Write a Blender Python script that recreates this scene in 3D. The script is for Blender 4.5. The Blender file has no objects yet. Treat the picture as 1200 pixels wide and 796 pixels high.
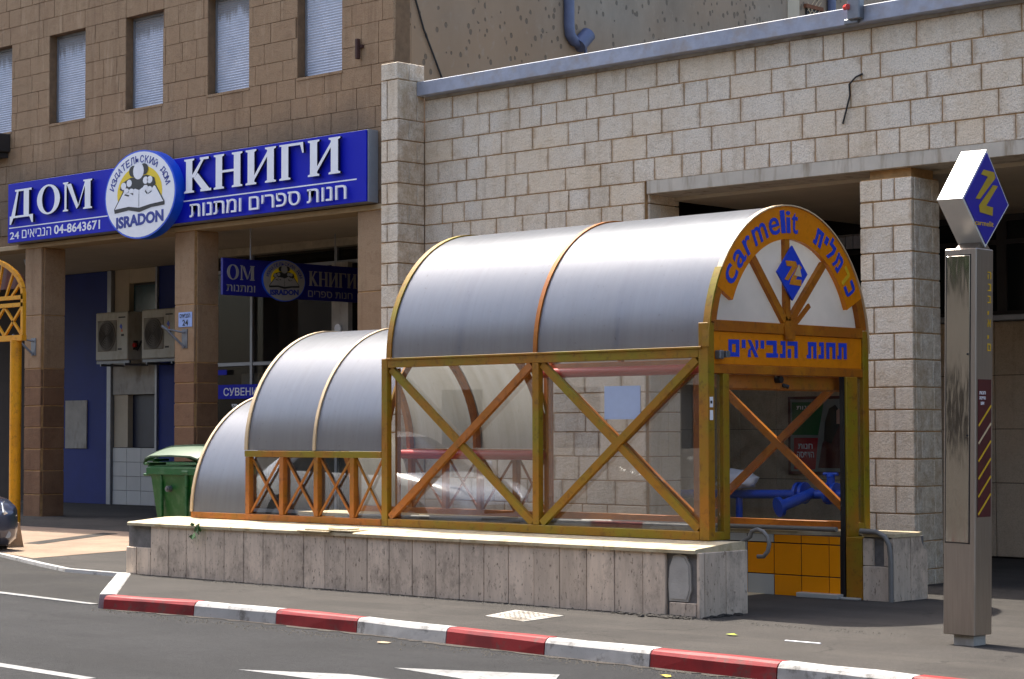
import bpy, bmesh, math, random
from mathutils import Vector, Matrix
rnd = random.Random(7)
SC = bpy.context.scene
COL = SC.collection
R_ = math.radians

# ---------------------------------------------------------------- camera, sky, sun, exposure
CAM_H = 1.65
cam = bpy.data.cameras.new('camera'); camo = bpy.data.objects.new('camera', cam); COL.objects.link(camo)
cam.sensor_width = 36.0; cam.lens = 36.0*2382.4/1200.0; cam.clip_start = 0.1; cam.clip_end = 3000
_y, _p, _r = 0.7607, 0.04443, -0.00248
fw = Vector((-math.sin(_y)*math.cos(_p), math.cos(_y)*math.cos(_p), math.sin(_p)))
rt = Vector((math.cos(_y), math.sin(_y), 0)); up = rt.cross(fw)
r2 = rt*math.cos(_r)+up*math.sin(_r); u2 = -rt*math.sin(_r)+up*math.cos(_r)
M = Matrix((r2, u2, -fw)).transposed().to_4x4(); M.translation = Vector((0, 0, CAM_H))
camo.matrix_world = M
SC.camera = camo
SUN = Vector((-0.56, 0.12, 1.0)).normalized()
sel = math.asin(SUN.z); srot = math.atan2(SUN.x, SUN.y)
w = bpy.data.worlds.new('World'); SC.world = w; w.use_nodes = True
nt = w.node_tree; nt.nodes.clear()
sky = nt.nodes.new('ShaderNodeTexSky'); sky.sky_type = 'NISHITA'; sky.sun_disc = False
sky.sun_elevation = sel; sky.sun_rotation = srot; sky.air_density = 1.0; sky.dust_density = 4.0; sky.ozone_density = 1.0
bg = nt.nodes.new('ShaderNodeBackground'); bg.inputs['Strength'].default_value = 0.15
wo = nt.nodes.new('ShaderNodeOutputWorld')
nt.links.new(sky.outputs[0], bg.inputs[0]); nt.links.new(bg.outputs[0], wo.inputs[0])
sl = bpy.data.lights.new('sun', 'SUN'); sl.energy = 3.7; sl.angle = R_(0.53); sl.color = (1.0, 0.94, 0.84)
so = bpy.data.objects.new('sun', sl); COL.objects.link(so)
so.rotation_euler = (-SUN).to_track_quat('-Z', 'Y').to_euler(); so.location = (0, 0, 30)
vs = SC.view_settings; vs.view_transform = 'Standard'; vs.look = 'None'; vs.exposure = 1.38; vs.gamma = 1.0
SC.cycles.max_bounces = 8; SC.cycles.transparent_max_bounces = 16
SC.cycles.caustics_reflective = False; SC.cycles.caustics_refractive = False

# ---------------------------------------------------------------- materials
def lin(*c):
    return tuple(((v/255.)/12.92 if v/255. <= .04045 else ((v/255.+.055)/1.055)**2.4) for v in c)
class NB:
    def __init__(s, name):
        s.m = bpy.data.materials.new(name); s.m.use_nodes = True
        s.t = s.m.node_tree; s.t.nodes.clear(); s.L = s.t.links
        s.out = s.n('ShaderNodeOutputMaterial')
    def n(s, ty, **kw):
        o = s.t.nodes.new(ty)
        for k, v in kw.items(): setattr(o, k, v)
        return o
    def pos(s, scale=(1, 1, 1), rotz=0.0, obj=False):
        mp = s.n('ShaderNodeMapping'); mp.inputs['Scale'].default_value = scale; mp.inputs['Rotation'].default_value = (0, 0, rotz)
        if obj:
            g = s.n('ShaderNodeTexCoord'); s.L.new(g.outputs['Object'], mp.inputs[0])
        else:
            g = s.n('ShaderNodeNewGeometry'); s.L.new(g.outputs['Position'], mp.inputs[0])
        return mp.outputs[0]
    def noise(s, v, scale, detail=4, rough=.55):
        o = s.n('ShaderNodeTexNoise'); o.inputs['Scale'].default_value = scale; o.inputs['Detail'].default_value = detail
        o.inputs['Roughness'].default_value = rough; s.L.new(v, o.inputs['Vector']); return o.outputs['Fac']
    def ramp(s, f, stops):
        o = s.n('ShaderNodeValToRGB'); e = o.color_ramp.elements
        while len(e) < len(stops): e.new(0.5)
        for el, (p, c) in zip(e, stops):
            el.position = p; el.color = (c if len(c) == 4 else (*c, 1)) if not isinstance(c, (int, float)) else (c, c, c, 1)
        s.L.new(f, o.inputs[0]); return o.outputs[0]
    def mix(s, f, a, b, mode='MIX'):
        o = s.n('ShaderNodeMix', data_type='RGBA', blend_type=mode)
        for i, v in ((0, f), (6, a), (7, b)):
            if hasattr(v, 'links'): s.L.new(v, o.inputs[i])
            else: o.inputs[i].default_value = v if i == 0 else (*v, 1) if len(v) == 3 else v
        return o.outputs[2]
    def math(s, op, a, b=None):
        o = s.n('ShaderNodeMath', operation=op)
        for i, v in ((0, a), (1, b)):
            if v is None: continue
            if hasattr(v, 'links'): s.L.new(v, o.inputs[i])
            else: o.inputs[i].default_value = v
        return o.outputs[0]
    def bump(s, h, strength, dist=.01):
        o = s.n('ShaderNodeBump'); o.inputs['Strength'].default_value = strength; o.inputs['Distance'].default_value = dist
        s.L.new(h, o.inputs['Height']); return o.outputs[0]
    def bsdf(s, col, rough=.8, metal=0., normal=None, spec=.5, coat=0.):
        b = s.n('ShaderNodeBsdfPrincipled')
        if hasattr(col, 'links'): s.L.new(col, b.inputs['Base Color'])
        else: b.inputs['Base Color'].default_value = (*col, 1)
        if hasattr(rough, 'links'): s.L.new(rough, b.inputs['Roughness'])
        else: b.inputs['Roughness'].default_value = rough
        b.inputs['Metallic'].default_value = metal; b.inputs['Specular IOR Level'].default_value = spec
        b.inputs['Coat Weight'].default_value = coat
        if normal is not None: s.L.new(normal, b.inputs['Normal'])
        return b.outputs[0]
    def end(s, sh): s.L.new(sh, s.out.inputs['Surface']); return s.m
def sc3(c, k): return tuple(min(1, v*k) for v in c)
def simple(name, col, rough=.7, var=.18, scale=6, metal=0., bump=.15, bscale=60, stain=None, spec=.5, rand=0., coat=0.):
    b = NB(name); v = b.pos()
    c = b.ramp(b.noise(v, scale, 6, .65), [(.3, sc3(col, 1-var)), (.7, sc3(col, 1+var))])
    if stain:
        sv = b.pos((1, 1, stain[2] if len(stain) > 2 else 1))
        f = b.ramp(b.noise(sv, stain[1], 5, .6), [(.5, 0.0), (.68, 1.0)])
        c = b.mix(b.math('MULTIPLY', f, .7), c, stain[0])
    if rand:
        oi = b.n('ShaderNodeObjectInfo')
        k = b.math('ADD', b.math('MULTIPLY', oi.outputs['Random'], 2*rand), 1-rand)
        hs = b.n('ShaderNodeHueSaturation'); b.L.new(c, hs.inputs['Color']); b.L.new(k, hs.inputs['Value']); c = hs.outputs[0]
    nb = b.bump(b.noise(v, bscale, 4, .6), bump, .01) if bump else None
    return b.end(b.bsdf(c, rough, metal, nb, spec, coat))

def m_stone(name, base, warm, rand=.10, pits=.5, rust=.5, spk=.18, edge=0., soot=None, streak=None):
    b = NB(name); v = b.pos()
    oi = b.n('ShaderNodeObjectInfo')
    sp = b.noise(v, 60, 3, .7); big = b.noise(v, 1.1, 5, .65); mid = b.noise(v, 7, 5, .7)
    c = b.ramp(sp, [(.30, sc3(base, 1-spk*1.6)), (.5, base), (.75, sc3(base, 1+spk*.6))])
    c = b.mix(b.math('MULTIPLY', b.ramp(big, [(.42, 0.), (.70, 1.)]), rust), c, warm)
    c = b.mix(b.math('MULTIPLY', b.ramp(mid, [(.50, 0.), (.74, 1.)]), .45), c, sc3(warm, .72))
    c = b.mix(b.math('MULTIPLY', b.math('POWER', oi.outputs['Random'], 3.0), rust*.8), c, warm)
    # run-off stains: narrow, long in z
    st = b.noise(b.pos((2.6, 2.6, .22)), 1.6, 5, .65)
    c = b.mix(b.math('MULTIPLY', b.ramp(st, [(.54, 0.), (.72, 1.)]), .4), c, sc3(warm, .55))
    if edge:   # rusty water marks creeping in from the joints of each stone
        tc = b.n('ShaderNodeTexCoord'); sx = b.n('ShaderNodeSeparateXYZ'); b.L.new(tc.outputs['Generated'], sx.inputs[0])
        ex = b.math('ABSOLUTE', b.math('SUBTRACT', sx.outputs[0], .5)); ez = b.math('ABSOLUTE', b.math('SUBTRACT', sx.outputs[2], .5))
        e = b.math('ADD', b.math('MAXIMUM', b.math('MULTIPLY', ex, 1.04), ez), b.math('MULTIPLY', b.math('SUBTRACT', b.noise(v, 9, 4, .7), .5), .35))
        c = b.mix(b.math('MULTIPLY', b.ramp(e, [(.44, 0.), (.55, 1.)]), edge), c, lin(150, 112, 66))
    if streak:
        sk = b.noise(b.pos((7, 7, .9)), 1.0, 5, .7)
        c = b.mix(b.math('MULTIPLY', b.ramp(sk, [(.55, 0.), (.68, 1.)]), .45), c, streak)
    if soot:
        g_ = b.n('ShaderNodeNewGeometry'); sz_ = b.n('ShaderNodeSeparateXYZ'); b.L.new(g_.outputs['Position'], sz_.inputs[0])
        hz = b.math('ADD', sz_.outputs[2], b.math('MULTIPLY', b.noise(b.pos((1.2, 1, 1)), 1.0, 5, .6), 1.4))
        c = b.mix(b.math('MULTIPLY', b.ramp(b.math('MULTIPLY', b.math('SUBTRACT', hz, soot), 1.0), [(.0, .75), (1.0, 0.)]), 1.0), c, lin(96, 84, 72))
    k = b.math('ADD', b.math('MULTIPLY', oi.outputs['Random'], 2*rand), 1-rand)
    hs = b.n('ShaderNodeHueSaturation'); b.L.new(c, hs.inputs['Color']); b.L.new(k, hs.inputs['Value'])
    h = b.math('ADD', b.noise(v, 38, 5, .75), b.math('MULTIPLY', mid, 1.5))
    return b.end(b.bsdf(hs.outputs[0], .88, 0, b.bump(h, pits, .02), .3))
M_white_stone = m_stone('white_limestone', lin(234, 221, 200), lin(216, 188, 148), .06, .8, .42, .24, edge=.5)
M_brown_stone = m_stone('brown_stone', lin(166, 136, 104), lin(146, 114, 86), .04, .8, .30, .3, soot=6.9, streak=lin(192, 164, 132))
M_column_stone = m_stone('column_stone', lin(140, 106, 78), lin(112, 80, 58), .14, .5, .7)
M_panel_stone = m_stone('panel_stone', lin(200, 178, 150), lin(180, 156, 128), .06, .2, .5)
M_mortar = simple('mortar', lin(176, 136, 88), .95, .25, 9, bump=.4)
M_mortar_dark = simple('dark_mortar', lin(120, 94, 68), .95, .2, 9, bump=.4)
M_concrete = simple('concrete', lin(172, 166, 156), .9, .16, 3, bump=.4, stain=(lin(110, 96, 76), 2.5, .4))
M_lintel = simple('lintel_concrete', lin(196, 186, 168), .9, .1, 3, bump=.25, stain=(lin(126, 104, 74), 6, .15))
M_ceil = simple('ceiling_plaster', lin(190, 176, 152), .9, .08, 2, bump=.1)
M_bluegrey = simple('blue_grey_flashing', lin(158, 162, 174), .6, .16, 5, bump=.2, stain=(lin(150, 140, 130), 4, 1))

def m_travertine(name, base, dark):
    b = NB(name); v = b.pos((46, 46, 17)); v2 = b.pos((5, 5, .8))
    pits = b.noise(v, 1.0, 5, .7); str_ = b.noise(v2, 2.2, 4, .6)
    c = b.ramp(str_, [(.3, sc3(base, .80)), (.7, sc3(base, 1.12))])
    p = b.ramp(pits, [(.60, 0.), (.66, 1.)])
    c = b.mix(b.math('MULTIPLY', p, .75), c, dark)
    # grime creeping up from the pavement and patches of soot
    g = b.ramp(b.noise(b.pos((1, 1, .8)), 3.4, 6, .75), [(.50, 0.), (.66, 1.)])
    c = b.mix(b.math('MULTIPLY', g, .45), c, lin(84, 74, 66))
    oi = b.n('ShaderNodeObjectInfo'); k = b.math('ADD', b.math('MULTIPLY', oi.outputs['Random'], .2), .9)
    hs = b.n('ShaderNodeHueSaturation'); b.L.new(c, hs.inputs['Color']); b.L.new(k, hs.inputs['Value'])
    inv = b.math('SUBTRACT', 1.0, p)
    return b.end(b.bsdf(hs.outputs[0], .8, 0, b.bump(inv, .6, .01), .35))
M_trav = m_travertine('travertine', lin(208, 188, 166), lin(92, 74, 62))
M_coping = simple('coping_stone', lin(190, 174, 142), .8, .14, 8, bump=.5, bscale=40, stain=(lin(150, 128, 84), 5, 1))
M_rough = simple('exposed_cement', lin(112, 108, 104), .95, .3, 9, bump=.9, bscale=25)

def m_ground(name, base, speck=.35, warm=None, sc=1.0, rough=.92, tracks=0., crack=.0):
    b = NB(name); v = b.pos()
    warm = warm or sc3(base, 1.35)
    sp = b.noise(v, 50*sc, 3, .9); md = b.noise(v, .9, 7, .7); md2 = b.noise(b.pos((.25, 2.2, 1)), 1.1, 6, .65); fine = b.noise(v, 22, 4, .7)
    c = b.ramp(sp, [(.25, sc3(base, 1-speck)), (.5, base), (.8, sc3(base, 1+speck*1.5))])
    c = b.mix(b.ramp(md, [(.38, 0.), (.62, .7)]), c, sc3(base, .62))
    c = b.mix(b.ramp(md2, [(.48, 0.), (.78, .5)]), c, warm)
    c = b.mix(b.ramp(fine, [(.56, 0.), (.78, .5)]), c, sc3(base, .55))
    if tracks:
        w_ = b.noise(b.pos((.05, 1.0, 1)), 1.0, 4, .6)
        c = b.mix(b.math('MULTIPLY', b.ramp(w_, [(.46, 0.), (.60, 1.)]), tracks), c, sc3(base, .55))
    if crack:
        vo = b.n('ShaderNodeTexVoronoi', feature='DISTANCE_TO_EDGE'); vo.inputs['Scale'].default_value = .55
        mx = b.n('ShaderNodeVectorMath', operation='ADD'); nz = b.n('ShaderNodeTexNoise'); nz.inputs['Scale'].default_value = 2.2; nz.inputs['Detail'].default_value = 5
        b.L.new(v, nz.inputs['Vector']); b.L.new(v, mx.inputs[0]); b.L.new(nz.outputs['Color'], mx.inputs[1]); b.L.new(mx.outputs[0], vo.inputs['Vector'])
        cr = b.math('MULTIPLY', b.ramp(vo.outputs['Distance'], [(.0, 1.), (.012, 0.)]), b.ramp(b.noise(v, .5, 2), [(.45, 0.), (.6, 1.)]))
        c = b.mix(b.math('MULTIPLY', cr, crack), c, sc3(base, .3))
    h = b.math('ADD', b.noise(v, 90, 3, .7), b.math('MULTIPLY', b.noise(v, 3, 4, .6), 1.2))
    return b.end(b.bsdf(c, rough, 0, b.bump(h, .7, .014), .25))
M_road = m_ground('road_asphalt', (.0255, .0255, .0265), .6, (.037, .036, .035), tracks=.5, crack=.6)
M_bay = m_ground('old_dark_asphalt', (.030, .028, .026), .5, (.048, .042, .034))
M_pave = m_ground('pavement_asphalt', (.057, .051, .045), .5, (.088, .078, .066), crack=.7)
M_pink = m_ground('pink_paving', lin(156, 134, 114), .3, lin(168, 148, 126), .7)
M_terrain = m_ground('far_ground', (.09, .085, .08), .3)

def m_paint(name, cols, under, rough=.55, wear=.5, spec=.4, wsc=14):
    b = NB(name); v = b.pos()
    c = b.ramp(b.noise(v, 2.3, 3, .6), [(.36, cols[0]), (.52, cols[1]), (.68, cols[2])])
    c = b.mix(b.ramp(b.noise(v, wsc, 6, .7), [(.54, 0.), (.66, wear)]), c, under)
    c = b.mix(b.ramp(b.noise(v, 55, 4, .7), [(.62, 0.), (.72, wear*.8)]), c, sc3(under, .6))
    return b.end(b.bsdf(c, rough, 0, b.bump(b.noise(v, 30, 5, .6), .2, .006), spec))
YG = lin(134, 118, 8); YO = lin(176, 106, 4); YB = lin(158, 88, 4)
M_yellow = m_paint('yellow_paint', [YG, lin(146, 108, 8), lin(158, 102, 6)], lin(84, 54, 20))
M_orange = m_paint('orange_paint', [YO, YB, lin(166, 90, 12)], lin(96, 58, 24), wear=.5)
M_faded = m_paint('faded_orange_paint', [lin(152, 100, 16), lin(170, 100, 28), lin(176, 108, 48)], lin(104, 66, 36), wear=.6)
M_amber = m_paint('amber_panel', [lin(216, 124, 4), lin(222, 130, 6), lin(208, 118, 6)], lin(150, 84, 16), rough=.4, wear=.25)
M_amberpost = m_paint('bright_yellow_paint', [lin(214, 150, 10), lin(222, 152, 8), lin(206, 138, 12)], lin(120, 80, 30), wear=.4)
M_cover = simple('cover_strip', lin(206, 180, 140), .5, .12, 6, bump=.1)
M_blueprint = simple('blue_print', lin(24, 62, 190), .5, .08, 6, bump=0)
M_signblue = simple('sign_blue', lin(8, 22, 176), .55, .06, 2, bump=0, spec=.2)
M_ringblue = simple('ring_blue', lin(24, 84, 214), .4, .05, 2, bump=0)
M_navy = simple('navy_letters', lin(22, 44, 140), .5, .05, 5, bump=0)
M_letwhite = simple('letter_white', lin(238, 238, 240), .45, .04, 5, bump=0)
M_letside = simple('letter_side', lin(22, 14, 40), .5, .1, 5, bump=0)
M_signyellow = simple('sign_yellow', lin(240, 206, 4), .5, .04, 3, bump=0)
M_letyellow = simple('yellow_print', lin(214, 170, 30), .5, .1, 6, bump=0)
M_black = simple('black_print', lin(24, 24, 26), .5, .1, 6, bump=0)
M_alu = simple('aluminium', lin(150, 152, 156), .45, .08, 5, metal=.5, bump=.05)
M_galv = simple('galvanised_steel', lin(120, 122, 126), .45, .15, 9, metal=.6, bump=.08)
M_greypipe = simple('grey_painted_pipe', lin(116, 112, 106), .5, .1, 9, bump=.08)
M_dark = simple('dark_frame', lin(44, 40, 38), .6, .15, 5, bump=.1)
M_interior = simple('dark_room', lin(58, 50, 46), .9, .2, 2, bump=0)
M_bluewall = simple('blue_wall', lin(18, 38, 112), .7, .16, 1.2, bump=.15)
M_whitetile = simple('white_tile', lin(188, 188, 184), .3, .05, 3, bump=.03, rand=.05)
M_tile_o = simple('orange_tile', lin(244, 148, 6), .25, .05, 3, bump=.03, rand=.06)
M_tile_w = simple('pale_tile', lin(178, 176, 168), .3, .05, 3, bump=.03, rand=.05)
M_grout = simple('dark_grout', lin(52, 44, 40), .95, .1, 8, bump=.1)
M_acwhite = simple('ac_casing', lin(176, 172, 158), .5, .05, 3, bump=.03, stain=(lin(150, 140, 120), 5, .5))
M_grille = simple('fan_grille', lin(84, 76, 66), .6, .1, 8, bump=.1)
M_greenbin = simple('green_plastic', lin(12, 84, 28), .45, .12, 4, bump=.08, stain=(lin(70, 110, 70), 6, 1))
M_greenlid = simple('green_lid', lin(62, 86, 58), .55, .10, 5, bump=.06)
M_rubber = simple('rubber', lin(30, 30, 31), .85, .1, 9, bump=.1)
M_redpipe = simple('red_pipe', lin(176, 34, 26), .4, .1, 6, bump=.05)
M_bluepipe = simple('blue_pipe', lin(22, 82, 200), .35, .1, 6, bump=.05)
M_kerbred = m_paint('kerb_red_paint', [lin(130, 16, 20), lin(142, 22, 26), lin(112, 16, 20)], lin(96, 60, 54), .6, .9, wsc=7)
M_kerbwhite = m_paint('kerb_white_paint', [lin(164, 162, 158), lin(174, 172, 168), lin(142, 140, 136)], lin(104, 100, 94), .6, .9, wsc=6)
M_roadpaint = m_paint('road_paint', [lin(128, 128, 127), lin(138, 138, 136), lin(116, 116, 115)], lin(60, 60, 60), .7, .85, wsc=22)
def m_shutter():
    b = NB('shutter_white'); tc = b.n('ShaderNodeTexCoord'); sx = b.n('ShaderNodeSeparateXYZ'); b.L.new(tc.outputs['Generated'], sx.inputs[0])
    v = b.pos((9, 9, 1.2)); n = b.noise(v, 1.2, 5, .7)
    c = b.ramp(b.noise(b.pos(), 4, 3, .5), [(.3, lin(196, 200, 210)), (.7, lin(210, 213, 222))])
    h = b.math('ADD', sx.outputs[2], b.math('MULTIPLY', b.math('SUBTRACT', n, .5), .5))
    c = b.mix(b.math('MULTIPLY', b.ramp(h, [(.78, 0.), (.88, 1.)]), .62), c, lin(112, 100, 86))
    c = b.mix(b.math('MULTIPLY', b.ramp(n, [(.58, 0.), (.75, 1.)]), .22), c, lin(140, 132, 124))
    return b.end(b.bsdf(c, .5, 0, None, .4))
M_shutter = m_shutter()
M_bluepaper = simple('pale_paper', lin(168, 182, 208), .6, .04, 12, bump=0)
M_leaf = simple('leaf_green', (.05, .12, .025), .5, .3, 30, bump=0)
M_cable = simple('black_cable', lin(28, 26, 26), .6, .1, 9, bump=0)
M_redprint = simple('red_print', lin(170, 20, 36), .5, .1, 5, bump=0)
M_greenprint = simple('green_print', lin(22, 96, 44), .5, .1, 5, bump=0)
M_maroon = simple('maroon_panel', lin(74, 16, 24), .35, .12, 5, bump=0)
M_skin = simple('printed_skin', lin(196, 150, 130), .5, .06, 9, bump=0)
M_posterpale = simple('poster_ground', lin(130, 134, 128), .5, .2, 2, bump=0)
M_hood = simple('maroon_hood', lin(92, 34, 26), .5, .1, 3, bump=.05)
M_pvc = simple('blue_grey_pvc', lin(88, 96, 124), .45, .1, 6, bump=.05)

def m_plaster(name, base, warm):
    b = NB(name); v = b.pos(); v2 = b.pos((1, 1, .75))
    n = b.noise(v2, 7.5, 3, .55)
    vo = b.n('ShaderNodeTexVoronoi'); vo.inputs['Scale'].default_value = 10.5; vo.inputs['Randomness'].default_value = 1.0; b.L.new(b.pos((1, 1, .7)), vo.inputs['Vector'])
    sz = b.n('ShaderNodeSeparateColor'); b.L.new(vo.outputs['Color'], sz.inputs[0])
    pock = b.ramp(b.math('SUBTRACT', b.math('MULTIPLY', sz.outputs[0], .40), vo.outputs['Distance']), [(.0, 0.), (.04, 1.)])
    c = b.ramp(b.noise(b.pos((.5, .5, .25)), 1.6, 6, .7), [(.3, sc3(base, .75)), (.7, sc3(base, 1.2))])
    c = b.mix(b.ramp(b.noise(b.pos((.3, .12, .2)), 1, 3, .5), [(.45, 0.), (.65, .9)]), c, warm)
    c = b.mix(b.math('MULTIPLY', pock, .62), c, sc3(base, .35))
    c = b.mix(b.ramp(n, [(.6, 0.), (.75, .3)]), c, sc3(base, 1.4))
    return b.end(b.bsdf(c, .95, 0, b.bump(b.math('SUBTRACT', 1.0, pock), .8, .03), .2))
M_plaster = m_plaster('pocked_plaster', lin(150, 138, 122), lin(166, 134, 102))

def m_roof():
    b = NB('translucent_roof_sheet'); v = b.pos()
    st = b.noise(b.pos((5, .25, .25)), 2.2, 4, .6)
    c = b.ramp(st, [(.3, lin(126, 130, 138)), (.7, lin(130, 134, 142))])
    sp = b.ramp(b.noise(v, 26, 2, .5), [(.70, 0.), (.74, 1.)])
    c = b.mix(b.math('MULTIPLY', sp, .55), c, lin(70, 64, 56))
    gm = b.ramp(b.noise(b.pos((1.3, .8, .8)), 1.2, 6, .7), [(.50, 0.), (.75, 1.)])
    c = b.mix(b.math('MULTIPLY', gm, .12), c, lin(112, 106, 98))
    pr = b.bsdf(c, b.math('ADD', b.math('MULTIPLY', gm, .05), .30), .45, b.bump(b.noise(b.pos((1.2, 1.5, 1.5)), 1.5, 3, .5), .10, .03), .6)
    tr = b.n('ShaderNodeBsdfTranslucent')
    gr = b.ramp(b.noise(b.pos((8, .6, .6)), 1.2, 5, .75), [(.40, lin(200, 200, 196)), (.66, lin(176, 173, 162)), (.78, lin(110, 104, 90))])
    b.L.new(gr, tr.inputs['Color'])
    mx = b.n('ShaderNodeMixShader'); mx.inputs[0].default_value = .28
    b.L.new(pr, mx.inputs[1]); b.L.new(tr.outputs[0], mx.inputs[2])
    return b.end(mx.outputs[0])
M_roof = m_roof()
def m_glass(name, tint=(.985, .99, .988), dirt=.05, rough=.01, dcol=(.6, .6, .58), refl=1.15):
    b = NB(name); v = b.pos()
    gl = b.n('ShaderNodeBsdfGlossy'); gl.inputs['Roughness'].default_value = rough
    b.L.new(b.bump(b.noise(v, .8, 1, .5), .012, .02), gl.inputs['Normal'])
    tr = b.n('ShaderNodeBsdfTransparent'); tr.inputs['Color'].default_value = (*tint, 1)
    lw = b.n('ShaderNodeLayerWeight'); lw.inputs['Blend'].default_value = .5
    f = b.math('MULTIPLY', b.math('ADD', b.math('MULTIPLY', b.math('POWER', lw.outputs['Facing'], 5.0), .95), .045), refl)
    m1 = b.n('ShaderNodeMixShader'); b.L.new(f, m1.inputs[0]); b.L.new(tr.outputs[0], m1.inputs[1]); b.L.new(gl.outputs[0], m1.inputs[2])
    df = b.n('ShaderNodeBsdfDiffuse'); df.inputs['Color'].default_value = (*dcol, 1)
    m2 = b.n('ShaderNodeMixShader')
    d = b.ramp(b.noise(v, 3.5, 5, .7), [(.35, dirt*.3), (.75, dirt*2.0)])
    b.L.new(d, m2.inputs[0]); b.L.new(m1.outputs[0], m2.inputs[1]); b.L.new(df.outputs[0], m2.inputs[2])
    return b.end(m2.outputs[0])
M_glass = m_glass('clear_glass', dirt=.018, refl=3.2)
M_glassfar = m_glass('far_side_glass', dirt=.01, refl=.3)
M_shopglass = m_glass('shop_glass', (.7, .7, .7), .006, refl=.35)
def m_milky():
    b = NB('milky_glass')
    c = b.ramp(b.noise(b.pos(), 1.5, 4, .6), [(.35, lin(226, 228, 230)), (.7, lin(242, 243, 244))])
    tr = b.n('ShaderNodeBsdfTranslucent'); b.L.new(c, tr.inputs['Color'])
    mx = b.n('ShaderNodeMixShader'); mx.inputs[0].default_value = .7
    b.L.new(b.bsdf(c, .3, 0, None, .5), mx.inputs[1]); b.L.new(tr.outputs[0], mx.inputs[2]); return b.end(mx.outputs[0])
M_milky = m_milky()
def m_tinted():
    b = NB('dark_window_glass')
    return b.end(b.bsdf((.012, .016, .018), .08, 0, None, .5))
M_darkglass = m_tinted()
M_enamel = simple('white_enamel', lin(226, 222, 214), .35, .03, 5, bump=0)
M_shadeblue = simple('shaded_sign_blue', lin(18, 18, 116), .5, .1, 3, bump=0)  # sign blue darkened, arcade shade put into the colour
M_shadewhite = simple('shaded_print_white', lin(150, 146, 140), .5, .1, 3, bump=0)  # letter white dimmed the same way for the shaded arcade sign
M_oldyellow = simple('aged_yellow_print', lin(176, 146, 30), .5, .1, 6, bump=0)
def m_steel(name, col, rough, br=.03, streak=1):
    b = NB(name); v = b.pos((6, 6, 1.2), obj=True)
    n = b.noise(v, 1.1, 3, .5)
    c = b.ramp(b.noise(b.pos((60, 60, 3)), 1, 3), [(.3, sc3(col, 1-.08*streak)), (.7, sc3(col, 1+.06*streak))])
    return b.end(b.bsdf(c, rough, 1.0, b.bump(n, br*10, .03), .5))
M_steel = m_steel('brushed_steel', lin(166, 157, 148), .40, .01)
M_polish = m_steel('polished_steel', lin(172, 168, 162), .09, .016, 0)
def m_carpaint(name, col):
    b = NB(name)
    return b.end(b.bsdf(col, .32, .35, None, .5, 1.0))
M_carblue = m_carpaint('slate_blue_car_paint', lin(58, 66, 86))
M_carwhite = m_carpaint('white_car_paint', lin(224, 224, 224))
M_lamp = simple('headlamp_glass', lin(200, 205, 210), .1, .1, 30, metal=.5, bump=0)

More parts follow.
